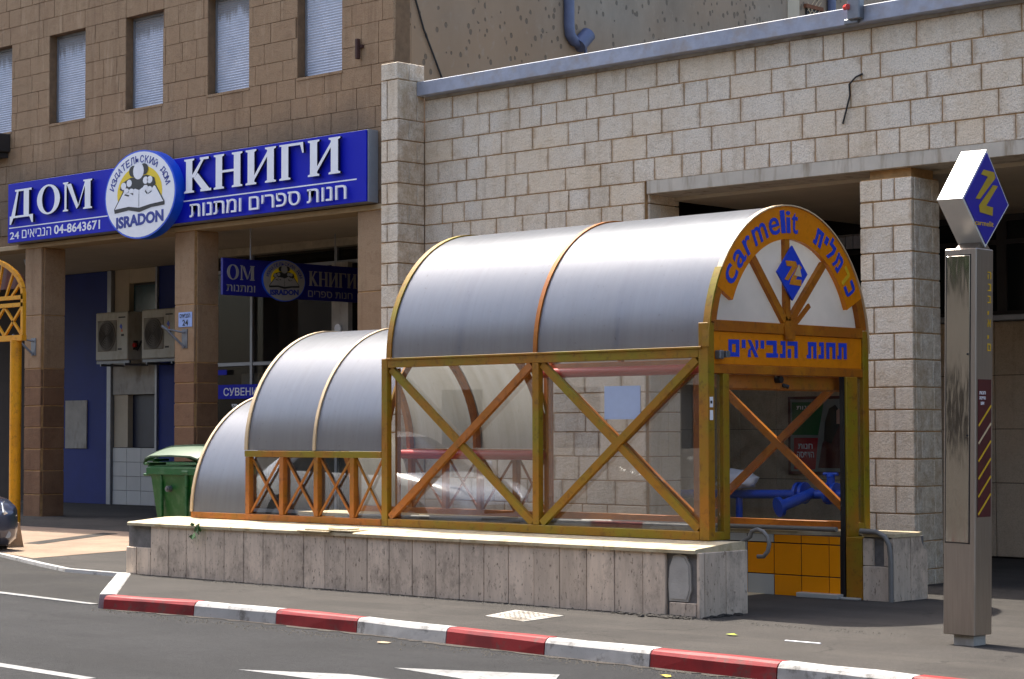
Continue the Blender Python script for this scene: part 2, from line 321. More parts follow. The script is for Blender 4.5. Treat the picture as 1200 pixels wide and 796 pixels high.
# ---------------------------------------------------------------- mesh building
class MB:
    def __init__(s): s.v = []; s.f = []; s.mi = []; s.cur = 0
    def add(s, vs, fs):
        k = len(s.v); s.v += [tuple(p) for p in vs]; s.f += [tuple(k+i for i in f) for f in fs]; s.mi += [s.cur]*len(fs); return s
    def box(s, x0, x1, y0, y1, z0, z1, c=0.0, jit=0.0):
        if x1 < x0: x0, x1 = x1, x0
        if y1 < y0: y0, y1 = y1, y0
        if z1 < z0: z0, z1 = z1, z0
        if c <= 0:
            return s.add([(x, y, z) for z in (z0, z1) for y in (y0, y1) for x in (x0, x1)],
                         [(0, 2, 3, 1), (4, 5, 7, 6), (0, 1, 5, 4), (2, 6, 7, 3), (0, 4, 6, 2), (1, 3, 7, 5)])
        c = min(c, (x1-x0)*.45, (y1-y0)*.45, (z1-z0)*.45)
        X = (x0, x1); Y = (y0, y1); Z = (z0, z1); V = []; idx = {}
        for i in (0, 1):
            for j in (0, 1):
                for k in (0, 1):
                    sx, sy, sz = (1, -1)[i], (1, -1)[j], (1, -1)[k]
                    for a in range(3):
                        p = [X[i]+sx*c, Y[j]+sy*c, Z[k]+sz*c]; p[a] = (X[i], Y[j], Z[k])[a]
                        if jit: p = [q+rnd.uniform(-jit, jit) for q in p]
                        idx[(i, j, k, a)] = len(V); V.append(p)
        F = []
        def q(a, b, c_, d, flip): F.append((a, b, c_, d) if not flip else (d, c_, b, a))
        for i in (0, 1):
            q(idx[(i, 0, 0, 0)], idx[(i, 1, 0, 0)], idx[(i, 1, 1, 0)], idx[(i, 0, 1, 0)], i == 0)
            q(idx[(0, i, 0, 1)], idx[(0, i, 1, 1)], idx[(1, i, 1, 1)], idx[(1, i, 0, 1)], i == 0)
            q(idx[(0, 0, i, 2)], idx[(1, 0, i, 2)], idx[(1, 1, i, 2)], idx[(0, 1, i, 2)], i == 0)
        for a in (0, 1):
            for b in (0, 1):
                q(idx[(a, b, 0, 0)], idx[(a, b, 0, 1)], idx[(a, b, 1, 1)], idx[(a, b, 1, 0)], a == b)
                q(idx[(a, 0, b, 0)], idx[(a, 0, b, 2)], idx[(a, 1, b, 2)], idx[(a, 1, b, 0)], a != b)
                q(idx[(0, a, b, 1)], idx[(0, a, b, 2)], idx[(1, a, b, 2)], idx[(1, a, b, 1)], a == b)
        for i in (0, 1):
            for j in (0, 1):
                for k in (0, 1):
                    t = (idx[(i, j, k, 0)], idx[(i, j, k, 1)], idx[(i, j, k, 2)])
                    F.append(t if (i+j+k) % 2 else t[::-1])
        return s.add(V, F)
    def beam(s, p0, p1, w, d, ref=(0, 1, 0)):
        """square bar; d is its size along ref"""
        p0 = Vector(p0); p1 = Vector(p1); a = (p1-p0).normalized(); ref = Vector(ref)
        n = (ref-a*ref.dot(a)).normalized(); u = a.cross(n)
        V = [p+u*(i*w/2)+n*(j*d/2) for p in (p0, p1) for i, j in ((-1, -1), (1, -1), (1, 1), (-1, 1))]
        return s.add(V, [(0, 3, 2, 1), (4, 5, 6, 7), (0, 1, 5, 4), (1, 2, 6, 5), (2, 3, 7, 6), (3, 0, 4, 7)])
    def tube(s, pts, r, n=12, caps=True, closed=False):
        pts = [Vector(p) for p in pts]; rs = r if isinstance(r, (list, tuple)) else [r]*len(pts)
        m = len(pts); prev = None; rings = []
        for i, p in enumerate(pts):
            if i == 0: t = pts[1]-pts[0]
            elif i == m-1: t = pts[-1]-pts[-2]
            else: t = (pts[i+1]-p).normalized()+(p-pts[i-1]).normalized()
            t.normalize()
            if prev is None:
                a = Vector((0, 0, 1)) if abs(t.z) < .9 else Vector((1, 0, 0)); u = t.cross(a).normalized()
            else: u = (prev-t*prev.dot(t)).normalized()
            prev = u; v = t.cross(u)
            rings.append([p+(u*math.cos(2*math.pi*k/n)+v*math.sin(2*math.pi*k/n))*rs[i] for k in range(n)])
        V = [q for rg in rings for q in rg]; F = []
        for i in range(m-1):
            for k in range(n): F.append((i*n+k, i*n+(k+1) % n, (i+1)*n+(k+1) % n, (i+1)*n+k))
        if caps: F.append(tuple(range(n))[::-1]); F.append(tuple((m-1)*n+k for k in range(n)))
        return s.add(V, F)
    def prism(s, poly, fn, a, b):
        """poly: 2D outline (counter-clockwise seen from depth a); fn(u,v,d) -> 3D"""
        n = len(poly); V = [fn(u, v, a) for u, v in poly]+[fn(u, v, b) for u, v in poly]
        F = [tuple(range(n)), tuple(range(2*n-1, n-1, -1))]
        for i in range(n): F.append((i, i+n, (i+1) % n+n, (i+1) % n))
        return s.add(V, F)
    def lathe(s, prof, fn, n=24):
        """prof: list of (radius, depth); fn(u,v,d)"""
        V = []; F = []
        for r, d in prof:
            for k in range(n): V.append(fn(r*math.cos(2*math.pi*k/n), r*math.sin(2*math.pi*k/n), d))
        for i in range(len(prof)-1):
            for k in range(n): F.append((i*n+k, (i+1)*n+k, (i+1)*n+(k+1) % n, i*n+(k+1) % n))
        F.append(tuple(range(n))); F.append(tuple((len(prof)-1)*n+k for k in range(n))[::-1])
        return s.add(V, F)
    def merge(s, o, fn=lambda p: p):
        k = len(s.v); s.v += [tuple(fn(Vector(p))) for p in o.v]; s.f += [tuple(i+k for i in f) for f in o.f]; s.mi += [s.cur]*len(o.f)
        return s

def wloc(o):
    p = Vector((0, 0, 0))
    while o is not None: p += o.location; o = o.parent
    return p
def obj(name, mb, mats, parent=None, smooth=False, recalc=False, rel=True, **props):
    me = bpy.data.meshes.new(name)
    off = wloc(parent) if (parent is not None and rel) else Vector((0, 0, 0))
    me.from_pydata([tuple(Vector(v)-off) for v in mb.v], [], mb.f)
    if not isinstance(mats, (list, tuple)): mats = [mats]
    for m in mats: me.materials.append(m)
    if len(mats) > 1: me.polygons.foreach_set('material_index', mb.mi)
    bm = bmesh.new(); bm.from_mesh(me); bmesh.ops.recalc_face_normals(bm, faces=bm.faces); bm.to_mesh(me); bm.free()
    if smooth:
        me.polygons.foreach_set('use_smooth', [True]*len(me.polygons))
        me.set_sharp_from_angle(angle=R_(smooth if smooth is not True else 35))
    me.update()
    o = bpy.data.objects.new(name, me); COL.objects.link(o)
    if parent is not None: o.parent = parent
    for k, v in props.items(): o[k] = v
    return o
def thing(name, label, cat, loc=(0, 0, 0), group=None):
    o = bpy.data.objects.new(name, None); COL.objects.link(o); o.location = loc; o.empty_display_size = .2
    o['label'] = label; o['category'] = cat
    if group: o['group'] = group
    return o
def solo(name, mb, mats, label, cat, group=None, **kw):
    o = obj(name, mb, mats, None, **kw); o['label'] = label; o['category'] = cat
    if group: o['group'] = group
    return o
def struct(name, mb, mats, **kw): return obj(name, mb, mats, None, kind='structure', **kw)
def stuff(name, mb, mats, parent=None, **kw): return obj(name, mb, mats, parent, kind='stuff', **kw)
def link_copy(src, parent, loc=(0, 0, 0), name=None):
    c = src.copy(); COL.objects.link(c); c.parent = parent; c.location = loc
    if name: c.name = name
    return c
_cache = {}
def piece(name, dims, mat, parent, centre, c=.006, jit=.0):
    """a chamfered block; alike sizes share one mesh"""
    key = (name, tuple(round(d, 3) for d in dims), mat.name)
    if key not in _cache:
        mb = MB(); mb.box(-dims[0]/2, dims[0]/2, -dims[1]/2, dims[1]/2, -dims[2]/2, dims[2]/2, c, jit)
        me = bpy.data.meshes.new(name); me.from_pydata(mb.v, [], mb.f); me.materials.append(mat)
        bm = bmesh.new(); bm.from_mesh(me); bmesh.ops.recalc_face_normals(bm, faces=bm.faces); bm.to_mesh(me); bm.free()
        _cache[key] = me
    o = bpy.data.objects.new(name, _cache[key]); COL.objects.link(o); o.parent = parent
    o.location = Vector(centre)-wloc(parent); return o
def fill(loops, fn, a, b):
    """flat outline with holes, extruded from depth a to b (curve fill)"""
    cu = bpy.data.curves.new('t', 'CURVE'); cu.dimensions = '2D'; cu.fill_mode = 'BOTH'; cu.extrude = .5
    for lp in loops:
        sp = cu.splines.new('POLY'); sp.points.add(len(lp)-1); sp.use_cyclic_u = True
        for p, (u, v) in zip(sp.points, lp): p.co = (u, v, 0, 1)
    return _curve(cu, fn, a, b)
def _curve(cu, fn, a, b, fit=None):
    o = bpy.data.objects.new('t', cu); COL.objects.link(o)
    me = bpy.data.meshes.new_from_object(o.evaluated_get(bpy.context.evaluated_depsgraph_get()))
    V = [v.co.copy() for v in me.vertices]; F = [tuple(p.vertices) for p in me.polygons]
    bpy.data.objects.remove(o); bpy.data.curves.remove(cu); bpy.data.meshes.remove(me)
    mb = MB()
    if not V: return mb
    if fit:
        x0 = min(v.x for v in V); x1 = max(v.x for v in V); y0 = min(v.y for v in V); y1 = max(v.y for v in V)
        fx0, fx1, fy0, fy1 = fit
        for v in V:
            v.x = fx0+(v.x-x0)/(x1-x0)*(fx1-fx0); v.y = fy0+(v.y-y0)/(y1-y0)*(fy1-fy0)
    z0 = min(v.z for v in V); z1 = max(v.z for v in V)
    mb.add([fn(v.x, v.y, a if v.z > (z0+z1)/2 else b) for v in V], F); return mb
def text(body, fit, fn, d0, d1, off=.0, space=1.0):
    cu = bpy.data.curves.new('t', 'FONT'); cu.body = body; cu.extrude = .02; cu.offset = off; cu.resolution_u = 3
    cu.space_character = space
    return _curve(cu, fn, d0, d1, fit)
# planes: facing the street (-Y) and facing +X
def planeY(y): return lambda u, v, d: (u, y-d, v)          # d = proud towards the street
def planeX(x): return lambda u, v, d: (x+d, u, v)          # u runs along +Y, d proud towards +X
def heb(s): return s[::-1]

# ================================================================ GROUND, ROAD, PAVEMENT
Z0 = -0.13
g = MB(); g.box(-400, 400, -300, 500, -.6, -.15); struct('ground', g, M_terrain)
g = MB(); g.box(-120, 60, 1.6, 12.6, -.15, Z0); struct('road', g, M_road)
g = MB(); fr_ = [(-60, 12.35), (-27.5, 12.4), (-25.5, 12.4), (-23.7, 12.4), (-22.8, 12.4), (-21.85, 12.4), (-20.7, 12.4), (-19.6, 12.38), (-17.1, 12.2)]
bk_ = [(-60, 27.2), (-27.5, 16.3), (-25.5, 15.7), (-23.7, 15.15), (-22.8, 14.82), (-21.85, 14.48), (-20.7, 14.1), (-19.5, 14.15), (-17.0, 12.6)]
V = [(x, y, Z0+.004) for x, y in fr_]+[(x, y, -.028 if i < 8 else -.11) for i, (x, y) in enumerate(bk_)]
g.add(V, [(i, i+1, i+10, i+9) for i in range(8)])
struct('parking_bay', g, M_bay)
KX = [(-17.05, 11.97), (-15.75, 12.10), (-14.53, 12.10), (-13.37, 12.05), (-12.15, 11.95), (-10.95, 11.86), (-9.82, 11.80), (-8.60, 11.73), (-7.45, 11.65), (-6.25, 11.60), (-5.05, 11.55), (-3.85, 11.52), (-2.6, 11.5), (-1.4, 11.5)]
front = [(x, y+.10) for x, y in KX]
outer = [(-60, 27), (-32, 17.6), (-23.7, 15.1), (-21.85, 14.45), (-20.7, 14.06), (-19.65, 14.0), (-17.1, 12.12)]+front[1:]+[(40, 11.6), (40, 60), (-60, 60)]
pit = [(-18.9, 14.75), (-12.55, 14.75), (-12.55, 16.6), (-18.9, 16.6)]
struct('pavement', fill([outer, pit], lambda u, v, d: (u, v, d), 0.0, -.149), M_pave)
g = fill([[(-60, 27.2), (-32, 17.8), (-23.9, 15.25), (-22.75, 14.9), (-23.35, 17.2), (-24.6, 22), (-24.6, 22.25), (-60, 22.25)]], lambda u, v, d: (u, v, d), .004, -.01)
g = fill([[(-38, 19.8), (-23.9, 15.2), (-22.75, 14.88), (-23.35, 17.2), (-23.7, 19.8)]], lambda u, v, d: (u, v, d), .004, -.01)
struct('paved_forecourt', g, M_pink)
g = MB(); g.prism([(-25.85, 16.75), (-25.45, 16.75), (-27.1, 19.3), (-27.5, 19.3)], lambda u, v, d: (u, v, d), -.005, .008)
struct('paving_band', g, M_pave)

# kerb stones, red and white, each a piece of the pavement edge
kerb = bpy.data.objects.new('kerb', bpy.data.meshes.new('kerb')); COL.objects.link(kerb); kerb['kind'] = 'structure'
kb = MB()
for i in range(len(KX)-1):
    (xa, ya), (xb, yb) = KX[i], KX[i+1]
    red = i % 2 == 0
    m = MB(); gap = .006
    d = Vector((xb-xa, yb-ya, 0)).normalized(); n = Vector((-d.y, d.x, 0))
    A = Vector((xa, ya, 0))+d*gap; B = Vector((xb, yb, 0))-d*gap
    prof = [(.0, -.15), (.012, -.03), (.03, -.004), (.055, .006), (.15, .006), (.15, -.15)]
    V = []
    for p in (A, A.lerp(B, .33), A.lerp(B, .66), B):
        for q, zz in prof:
            jt = rnd.uniform(-.004, .004)
            V.append(p+n*(q+jt)+Vector((0, 0, zz+(jt if zz > -.1 else 0))))
    F = [(k*6+j, k*6+(j+1) % 6, (k+1)*6+(j+1) % 6, (k+1)*6+j) for k in range(3) for j in range(6)]
    F += [(0, 5, 4, 3, 2, 1), tuple(range(18, 24))]
    m.add(V, F)
    obj('kerb_stone', m, M_kerbred if red else M_kerbwhite, kerb)
# white end kerb and the low white kerb of the side crossing
def strip_kerb(p, q, w_, za, zb):
    d = (Vector(q)-Vector(p)).normalized(); n = Vector((-d.y, d.x, 0)); m = MB()
    V = []
    for c in (Vector(p), Vector(q)):
        for o_, z_ in ((-w_/2, za), (-w_/2+.01, zb-.015), (-w_/2+.03, zb), (w_/2-.02, zb), (w_/2, za)): V.append(c+n*o_+Vector((0, 0, z_)))
    m.add(V, [(k, (k+1) % 5, (k+1) % 5+5, k+5) for k in range(5)]+[(4, 3, 2, 1, 0), (5, 6, 7, 8, 9)]); return m
obj('kerb_stone', strip_kerb((-17.12, 12.08, 0), (-18.4, 13.1, 0), .2, -.15, .01), M_kerbwhite, kerb)
obj('kerb_stone', strip_kerb((-18.41, 13.11, 0), (-19.6, 14.06, 0), .2, -.15, .008), M_kerbwhite, kerb)
pts = [(-19.5, 14.02, 0), (-20.7, 14.04, 0), (-21.85, 14.42, 0), (-22.8, 14.76, 0), (-23.7, 15.08, 0), (-25.5, 15.65, 0), (-27.5, 16.25, 0)]
for a, b in zip(pts, pts[1:]): obj('kerb_stone', strip_kerb(a, b, .13, -.15, .006), M_kerbwhite, kerb)

# painted road markings
def mark(poly, z=Z0+.004):
    m = MB(); m.prism(poly, lambda u, v, d: (u, v, d), z-.02, z); return m
mk = MB()
mk.merge(mark([(-30, 12.75), (-19.6, 12.45), (-17.55, 12.26), (-17.55, 12.17), (-19.6, 12.33), (-30, 12.6)], Z0+.009))
struct('edge_line', mk, M_roadpaint)
struct('lane_dash', mark([(-15.2, 8.72), (-12.33, 8.60), (-12.33, 8.48), (-15.2, 8.58)]), M_roadpaint)
struct('turn_arrow', MB().merge(mark([(-11.98, 9.62), (-11.15, 9.98), (-8.9, 9.95), (-8.9, 9.62), (-11.0, 9.62)])).merge(mark([(-11.2, 10.48), (-10.0, 11.0), (-9.4, 10.2), (-8.9, 9.951), (-9.2, 9.951), (-10.35, 10.35)])), M_roadpaint)

# ================================================================ STATION ENTRANCE: low walls, pit, stairs
XE, YF, YB, CB, ER = -11.4, 14.55, 17.14, .645, 2.40      # entrance plane, street face, back face, base, eave
YC = (YF+YB)/2; RA = (YB-YF)/2; RZ = 1.385
# near (street) wall
wall = thing('entrance_wall', 'long low travertine wall with sunlit coping under the street side of the yellow canopy', 'wall', (-15.3, 14.4, 0))
core = MB(); core.box(-19.55, -11.15, 14.083, 14.74, -.02, .56)
obj('core', core, M_rough, wall)
slx = [-19.087, -18.75, -18.426, -18.08, -17.748, -17.408, -17.08, -16.748, -16.411, -16.075, -15.751, -15.421, -15.094, -14.758, -14.417, -14.095, -13.761, -13.43, -13.097, -12.771, -12.435, -12.099, -11.764, -11.501]
for a, b in zip(slx, slx[1:]):
    piece('slab', (round(b-a-.006, 2), .035, .572), M_trav, wall, ((a+b)/2, 14.068+rnd.uniform(-.003, .003), .279), .005)
piece('slab', (.30, .035, .13), M_trav, wall, (-11.31, 14.068, .06), .005)
piece('slab', (.26, .035, .32), M_trav, wall, (-19.22, 14.066, .15), .006)
piece('slab', (.19, .035, .32), M_trav, wall, (-19.46, 14.066, .15), .006)
for a, b in ((14.053, 14.128), (14.13, 14.433), (14.435, 14.752)):
    piece('slab', (.035, round(b-a-.005, 3), .574), M_trav, wall, (-11.137, (a+b)/2, .28), .005)
# lump of old mortar in the missing slab
m = MB(); out = [(-.12, -.2), (.09, -.2), (.125, -.1), (.12, .12), (.07, .2), (.0, .215), (-.07, .2), (-.115, .1), (-.13, -.05)]
m.prism(out, lambda u, v, d: (-11.35+u, 14.084-d, .335+v), 0, .02)
m.prism([(u*.86, v*.9) for u, v in out], lambda u, v, d: (-11.35+u, 14.064-d, .335+v), 0, .008); obj('mortar_lump', m, M_concrete, wall)
# coping: slopes up from the street edge; several stones, one chipped and lifted
cx = [-19.5, -18.55, -17.6, -16.62, -15.9, -15.0, -14.05, -13.1, -12.2, -11.14]
for i, (a, b) in enumerate(zip(cx, cx[1:])):
    m = MB(); j = rnd.uniform(-.004, .004)
    pr = [(14.022+j, .560), (14.018+j, .590), (14.035+j, .600), (14.56, .640), (14.745, .640), (14.745, .560)]
    m.prism(pr, lambda u, v, d: (d, u, v), a+.003, b-.003)
    obj('coping_stone', m, M_coping, wall)
m = MB(); m.box(-16.35, -15.62, 14.01, 14.25, .605, .622, .004); m.box(-16.45, -15.95, 13.99, 14.16, .588, .604, .004); m.box(-16.0, -15.7, 14.03, 14.2, .6235, .636, .003)
obj('broken_coping', m, M_coping, wall)
m = MB()
for k in range(26):
    x = rnd.uniform(-19.4, -11.3); s_ = rnd.uniform(.008, .02)
    m.box(x, x+s_*2, 14.03+rnd.uniform(0, .3), 14.06+rnd.uniform(.31, .33), .60, .602+s_*.0)
# far wall: orange and pale tiles above the stairs, low stone behind the portal
fwall = thing('tiled_stair_wall', 'far stairwell wall of square orange and pale tiles seen through the entrance', 'wall', (-14, 16.8, -3))
m = MB(); m.box(-19.55, -11.40, 16.612, 17.2, -3.2, .60); m.box(-11.40, -11.14, 16.86, 17.2, -.02, .60); obj('core', m, M_grout, fwall)
TX0 = -12.181; tw = .3315
rows = [(-.42, -.115), (-.105, .198), (.208, .512), (.523, .598)]
PALE = {(2, -2), (1, -1), (3, -1), (0, -1), (3, -2), (3, -3), (2, -3), (3, -5), (3, -6)}
for r_i, (za, zb) in enumerate([(-1.05, -.74), (-.735, -.425)]+rows):
    ri = r_i-2
    for c in range(-22, 3):
        xa = TX0+c*tw; xb = xa+tw-.011
        if xb > -11.402: xb = -11.402
        if xb-xa < .05: continue
        pale = (ri, c) in PALE or (ri == 3 and (c*7+3) % 5 in (0, 2, 3, 4) and c < -1) or (ri < 3 and c < -2 and (c+ri*2) % 3 != 0) or (c == -1 and ri in (-1, -2))
        if ri == 3 and c in (-1,): pale = True
        if c == 0: pale = (ri == 1-1 and False) or ri in (0,) and False
        if ri < 0 and c < -14: continue
        piece('tile', (round(xb-xa, 2), .014, round(zb-za, 3)), M_tile_w if pale else M_tile_o, fwall, ((xa+xb)/2, 16.606, (za+zb)/2), .002)
# block at the right of the entrance
blk = thing('entrance_block', 'short stone-clad block with chipped corner right of the canopy entrance', 'wall', (-10.95, 16.9, 0))
m = MB(); m.box(-11.135, -10.81, 16.632, 17.17, -.02, .61); m.box(-11.10, -10.84, 16.68, 17.12, .61, .612)
obj('core', m, M_rough, blk)
piece('slab', (.34, .03, .35), M_trav, blk, (-10.965, 16.617, .155), .005)
piece('slab', (.12, .03, .26), M_trav, blk, (-11.072, 16.617, .465), .005)
piece('slab', (.10, .03, .26), M_trav, blk, (-10.845, 16.617, .465), .005)
piece('slab', (.03, .290, .61), M_trav, blk, (-10.795, 16.747, .305), .005)
m = MB(); m.prism([(16.898, .0), (17.19, .0), (17.19, .47), (17.13, .50), (17.09, .55), (17.07, .61), (16.898, .61)], lambda u, v, d: (-10.78-d, u, v), 0, .03)
obj('slab', m, M_trav, blk)
m = MB(); m.prism([(-11.4, 16.85), (-11.14, 16.85), (-11.14, 16.6), (-10.77, 16.6), (-10.77, 17.05), (-10.84, 17.1), (-10.85, 17.21), (-11.4, 17.21)], lambda u, v, d: (u, v, d), .612, .645)
obj('coping_stone', m, M_coping, blk)
m = MB(); m.prism([(-11.9, 16.6), (-11.401, 16.86), (-11.401, 17.21), (-19.5, 17.21), (-19.5, 16.6)], lambda u, v, d: (u, v, d), .602, .64); obj('coping_stone', m, M_coping, fwall)
# stairs and pit
st = MB(); n = 14
for k in range(n):
    x = -12.55-k*.30
    st.box(x-.30, x, 14.742, 16.610, -3.0, -.16*(k+1), 0)
st.box(-19.4, -12.55-n*.30, 14.742, 16.61, -3.2, -.16*n)
struct('stairs', st, M_concrete)
pw = MB(); pw.box(-19.5, -12.56, 14.60, 14.741, -3.2, -.02); pw.box(-19.6, -18.9, 14.742, 16.61, -3.2, -.02); struct('stairwell_wall', pw, M_tile_w)
pl = MB(); pl.box(-12.54, -12.30, 14.76, 16.60, -.01, .006, .003); struct('threshold', pl, M_coping)
pl = MB(); pl.box(-11.85, -11.36, 16.50, 16.603, .0, .045, .004); pl.box(-11.35, -11.15, 16.53, 16.6, 0, .02, .004)
solo('fallen_tile', pl, M_tile_w, 'white strip lying at the foot of the orange tiles in the entrance', 'tile')

# ================================================================ CANOPY
can = thing('station_canopy', 'stepped barrel-vaulted yellow metro entrance canopy with glazed sides and arched portal', 'canopy', (-15.2, YC, CB))
def arc(X, zc, y0=YC, ra=RA, rz=RZ, n=28, a0=0., a1=math.pi): return [(X, y0-ra*math.cos(a0+(a1-a0)*k/n), zc+rz*math.sin(a0+(a1-a0)*k/n)) for k in range(n+1)]
def arc_bar(X0, X1, zc, ra, rz, th, n=32, a0=0., a1=math.pi):
    m = MB(); V = []
    for k in range(n+1):
        a = a0+(a1-a0)*k/n; c, s_ = -math.cos(a), math.sin(a)
        for X, dr in ((X0, 0), (X1, 0), (X1, -th), (X0, -th)): V.append((X, YC+(ra+dr)*c, zc+(rz+dr)*s_))
    F = [(4*k+j, 4*k+(j+1) % 4, 4*k+4+(j+1) % 4, 4*k+4+j) for k in range(n) for j in range(4)]+[(3, 2, 1, 0), tuple(4*n+j for j in range(4))]
    return m.add(V, F)
SP = [(-15.60, -13.56, ER), (-13.52, -11.44, ER), (-17.97, -16.85, 1.43), (-16.81, -15.70, 1.43), (-18.97, -18.02, CB+.07)]
def sheet(X0, X1, zc, n=40):
    m = MB(); V = []
    for k in range(n+1):
        a = math.pi*k/n
        for X in (X0, X1): V.append((X, YC-(RA-.012)*math.cos(a), zc+(RZ-.012)*math.sin(a)))
    return m.add(V, [(2*k, 2*k+1, 2*k+3, 2*k+2) for k in range(n)])
for X0, X1, zc in SP: obj('roof_panel', sheet(X0, X1, zc), M_roof, can, smooth=30)
# arched ribs (inside) and cover strips (outside)
def rib(X, zc, w_=.06, th=.07, mat=None): return obj('rib', arc_bar(X-w_/2, X+w_/2, zc, RA-.026, RZ-.026, th), mat or M_orange, can, smooth=30)
def cov(X0, X1, zc, mat, a1=math.pi, th=.02): return obj('cover_strip', arc_bar(X0, X1, zc, RA+.004, RZ+.004, th, a1=a1), mat, can, smooth=30)
for X, zc in ((-15.62, ER), (-13.54, ER), (-17.97, 1.43), (-16.83, 1.43), (-15.76, 1.43), (-18.96, CB+.07)): rib(X, zc)
rib(-14.6, ER, .05, .06); rib(-12.5, ER, .05, .06)
cov(-15.67, -15.60, ER, M_yellow); cov(-13.565, -13.515, ER, M_orange); cov(-18.02, -17.97, 1.43, M_cover)
cov(-16.85, -16.81, 1.43, M_cover); cov(-19.01, -18.97, CB+.07, M_cover); cov(-15.72, -15.69, 1.43, M_yellow)
cov(-11.44, -11.385, ER, M_cover, th=.012)
obj('edge_trim', arc_bar(-11.46, -11.383, ER, RA+.008, RZ+.008, .02, a1=R_(32)), M_yellow, can, smooth=30)

def frame(y, dy, sgn):
    """one long side. y = outer face; sgn=+1 street side"""
    F_ = M_yellow if sgn > 0 else M_orange
    yi = y+sgn*.07
    def bx(name, x0, x1, z0, z1, mat, a=0, b=None):
        m = MB(); m.box(x0, x1, y+sgn*a, (y+sgn*b) if b else yi, z0, z1, .004); return obj(name, m, mat, can)
    bx('eave_rail', -15.655, -11.512, 2.305, 2.395, F_); bx('eave_rail', -18.02, -15.755, 1.355, 1.425, F_ if sgn > 0 else M_orange)
    bx('bottom_rail', -15.655, -11.512, CB, .725, F_ if sgn < 0 else M_yellow); bx('bottom_rail', -19.0, -15.76, CB, .715, M_faded if sgn > 0 else M_orange)
    m = MB(); m.box(-15.67, -11.47, y-sgn*.014, y+sgn*.0, 2.385, 2.405, .003); obj('drip_strip', m, F_, can)
    # posts
    for x0, x1, z1, mt in ((-15.75, -15.66, 2.40, F_), (-13.58, -13.495, 2.304, F_)): bx('post', x0, x1, CB+.081 if x0 > -14 else CB, z1, mt)
    for x in (-17.97, -17.38, -16.80, -16.215): bx('post', x-.035, x+.035, .716, 1.354, M_faded if sgn > 0 else M_orange)
    # big crosses
    for xa, xb in ((-15.65, -13.585), (-13.49, -11.52)):
        m = MB(); m.beam((xa+.02, y+sgn*.040, 2.29), (xb-.02, y+sgn*.040, .74), .075, .045); obj('cross_brace', m, F_, can)
        m = MB(); m.beam((xa+.02, y+sgn*.028, .74), (xb-.02, y+sgn*.028, 2.29), .075, .045); obj('cross_brace', m, M_faded if (sgn > 0 and xa < -14) else F_, can)
        m = MB(); m.beam((xa+.02, y+sgn*.014, 2.262), (xb-.05, y+sgn*.014, .712+.02), .022, .012)
    # little crosses
    xs = (-17.935, -17.415, -17.345, -16.835, -16.765, -16.25, -16.18, -15.75)
    for k in range(4):
        xa, xb = xs[2*k], xs[2*k+1]
        for z0, z1, oo in ((.725, 1.345, .025), (1.345, .725, .042)):
            m = MB(); m.beam((xa, y+sgn*oo, z0), (xb, y+sgn*oo, z1), .026, .014); obj('cross_brace', m, M_faded if sgn > 0 else M_orange, can)
        m = MB(); m.box(xa, xb, y+sgn*.055, y+sgn*.060, .72, 1.35); obj('glass_pane', m, M_glass if sgn > 0 else M_glassfar, can)
    for xa, xb in ((-15.66, -13.58), (-13.50, -11.52)):
        m = MB(); m.box(xa, xb, y+sgn*.072, y+sgn*.078, .72, 2.31); obj('glass_pane', m, M_glass if sgn > 0 else M_glassfar, can)
frame(YF, 0, 1); frame(YB, 0, -1)
# fringe sub-frame visible inside: knee braces of the vaults
for y in (YF+.12, YB-.12):
    m = MB(); m.tube([(-15.62, y, .72), (-15.62, y, 2.3)], .03, 8); obj('inner_post', m, M_orange, can)
# portal -------------------------------------------------------------------
pxf = planeX(XE)
def pbox(name, y0, y1, z0, z1, mat, d0=-.08, d1=0., parent=can):
    m = MB(); m.box(XE+d0, XE+d1, y0, y1, z0, z1, .004); return obj(name, m, mat, parent)
pbox('post', YF, YF+.095, CB, 2.62, M_yellow, -.11, 0)
pbox('post', 14.775, 14.865, CB, 2.16, M_yellow)
pbox('post', YB-.10, YB, CB, 2.62, M_yellow)
m = MB(); m.box(-11.385, -11.33, 16.64, 16.835, .0, 2.16, .006); obj('jamb_post', m, M_yellow, can)
m = MB(); m.box(-11.40, -11.35, 16.622, 16.638, .0, 2.16); obj('door_seal', m, M_black, can)
m = MB(); m.box(-11.329, -11.142, 16.607, 16.838, .0, .60, .005); obj('jamb_foot', m, M_yellow, can)
pbox('bottom_rail', YF+.096, 14.865, CB, CB+.075, M_yellow, -.08, -.003); pbox('bottom_rail', 16.836, YB-.101, CB, CB+.075, M_yellow, -.08, -.003)
pbox('glass_pane', YF+.095, 14.774, CB+.076, 2.15, M_glass, -.05, -.045); pbox('glass_pane', 16.84, YB-.101, CB+.076, 2.15, M_glass, -.05, -.045)
pbox('cross_beam', YF+.096, YB-.101, 2.548, 2.650, M_orange)
pan = pbox('name_panel', YF+.096, YB-.101, 2.245, 2.547, M_amber, -.06, -.018)
pbox('cross_beam', YF+.096, YB-.101, 2.161, 2.244, M_orange, -.08, -.004)
m = MB(); m.box(XE-.16, XE-.085, 14.87, 16.83, 2.03, 2.16, .005); m.tube([(XE-.13, 14.88, 2.05), (XE-.13, 16.8, 2.05)], .035, 10); obj('shutter_box', m, M_faded, can)
m = MB(); m.tube([(XE-.084, 15.70, 2.12), (XE-.02, 15.70, 2.12)], .035, 10); m.tube([(XE-.084, 15.8, 2.07), (XE-.03, 15.83, 2.05)], .02, 8); obj('lock', m, M_black, can)
m = MB(); m.box(XE-.02, XE+.05, 14.67, 14.735, 2.29, 2.37, .01); m.box(XE-.01, XE+.065, 14.74, 14.80, 2.305, 2.365, .004); obj('lamp_socket', m, M_galv, can)
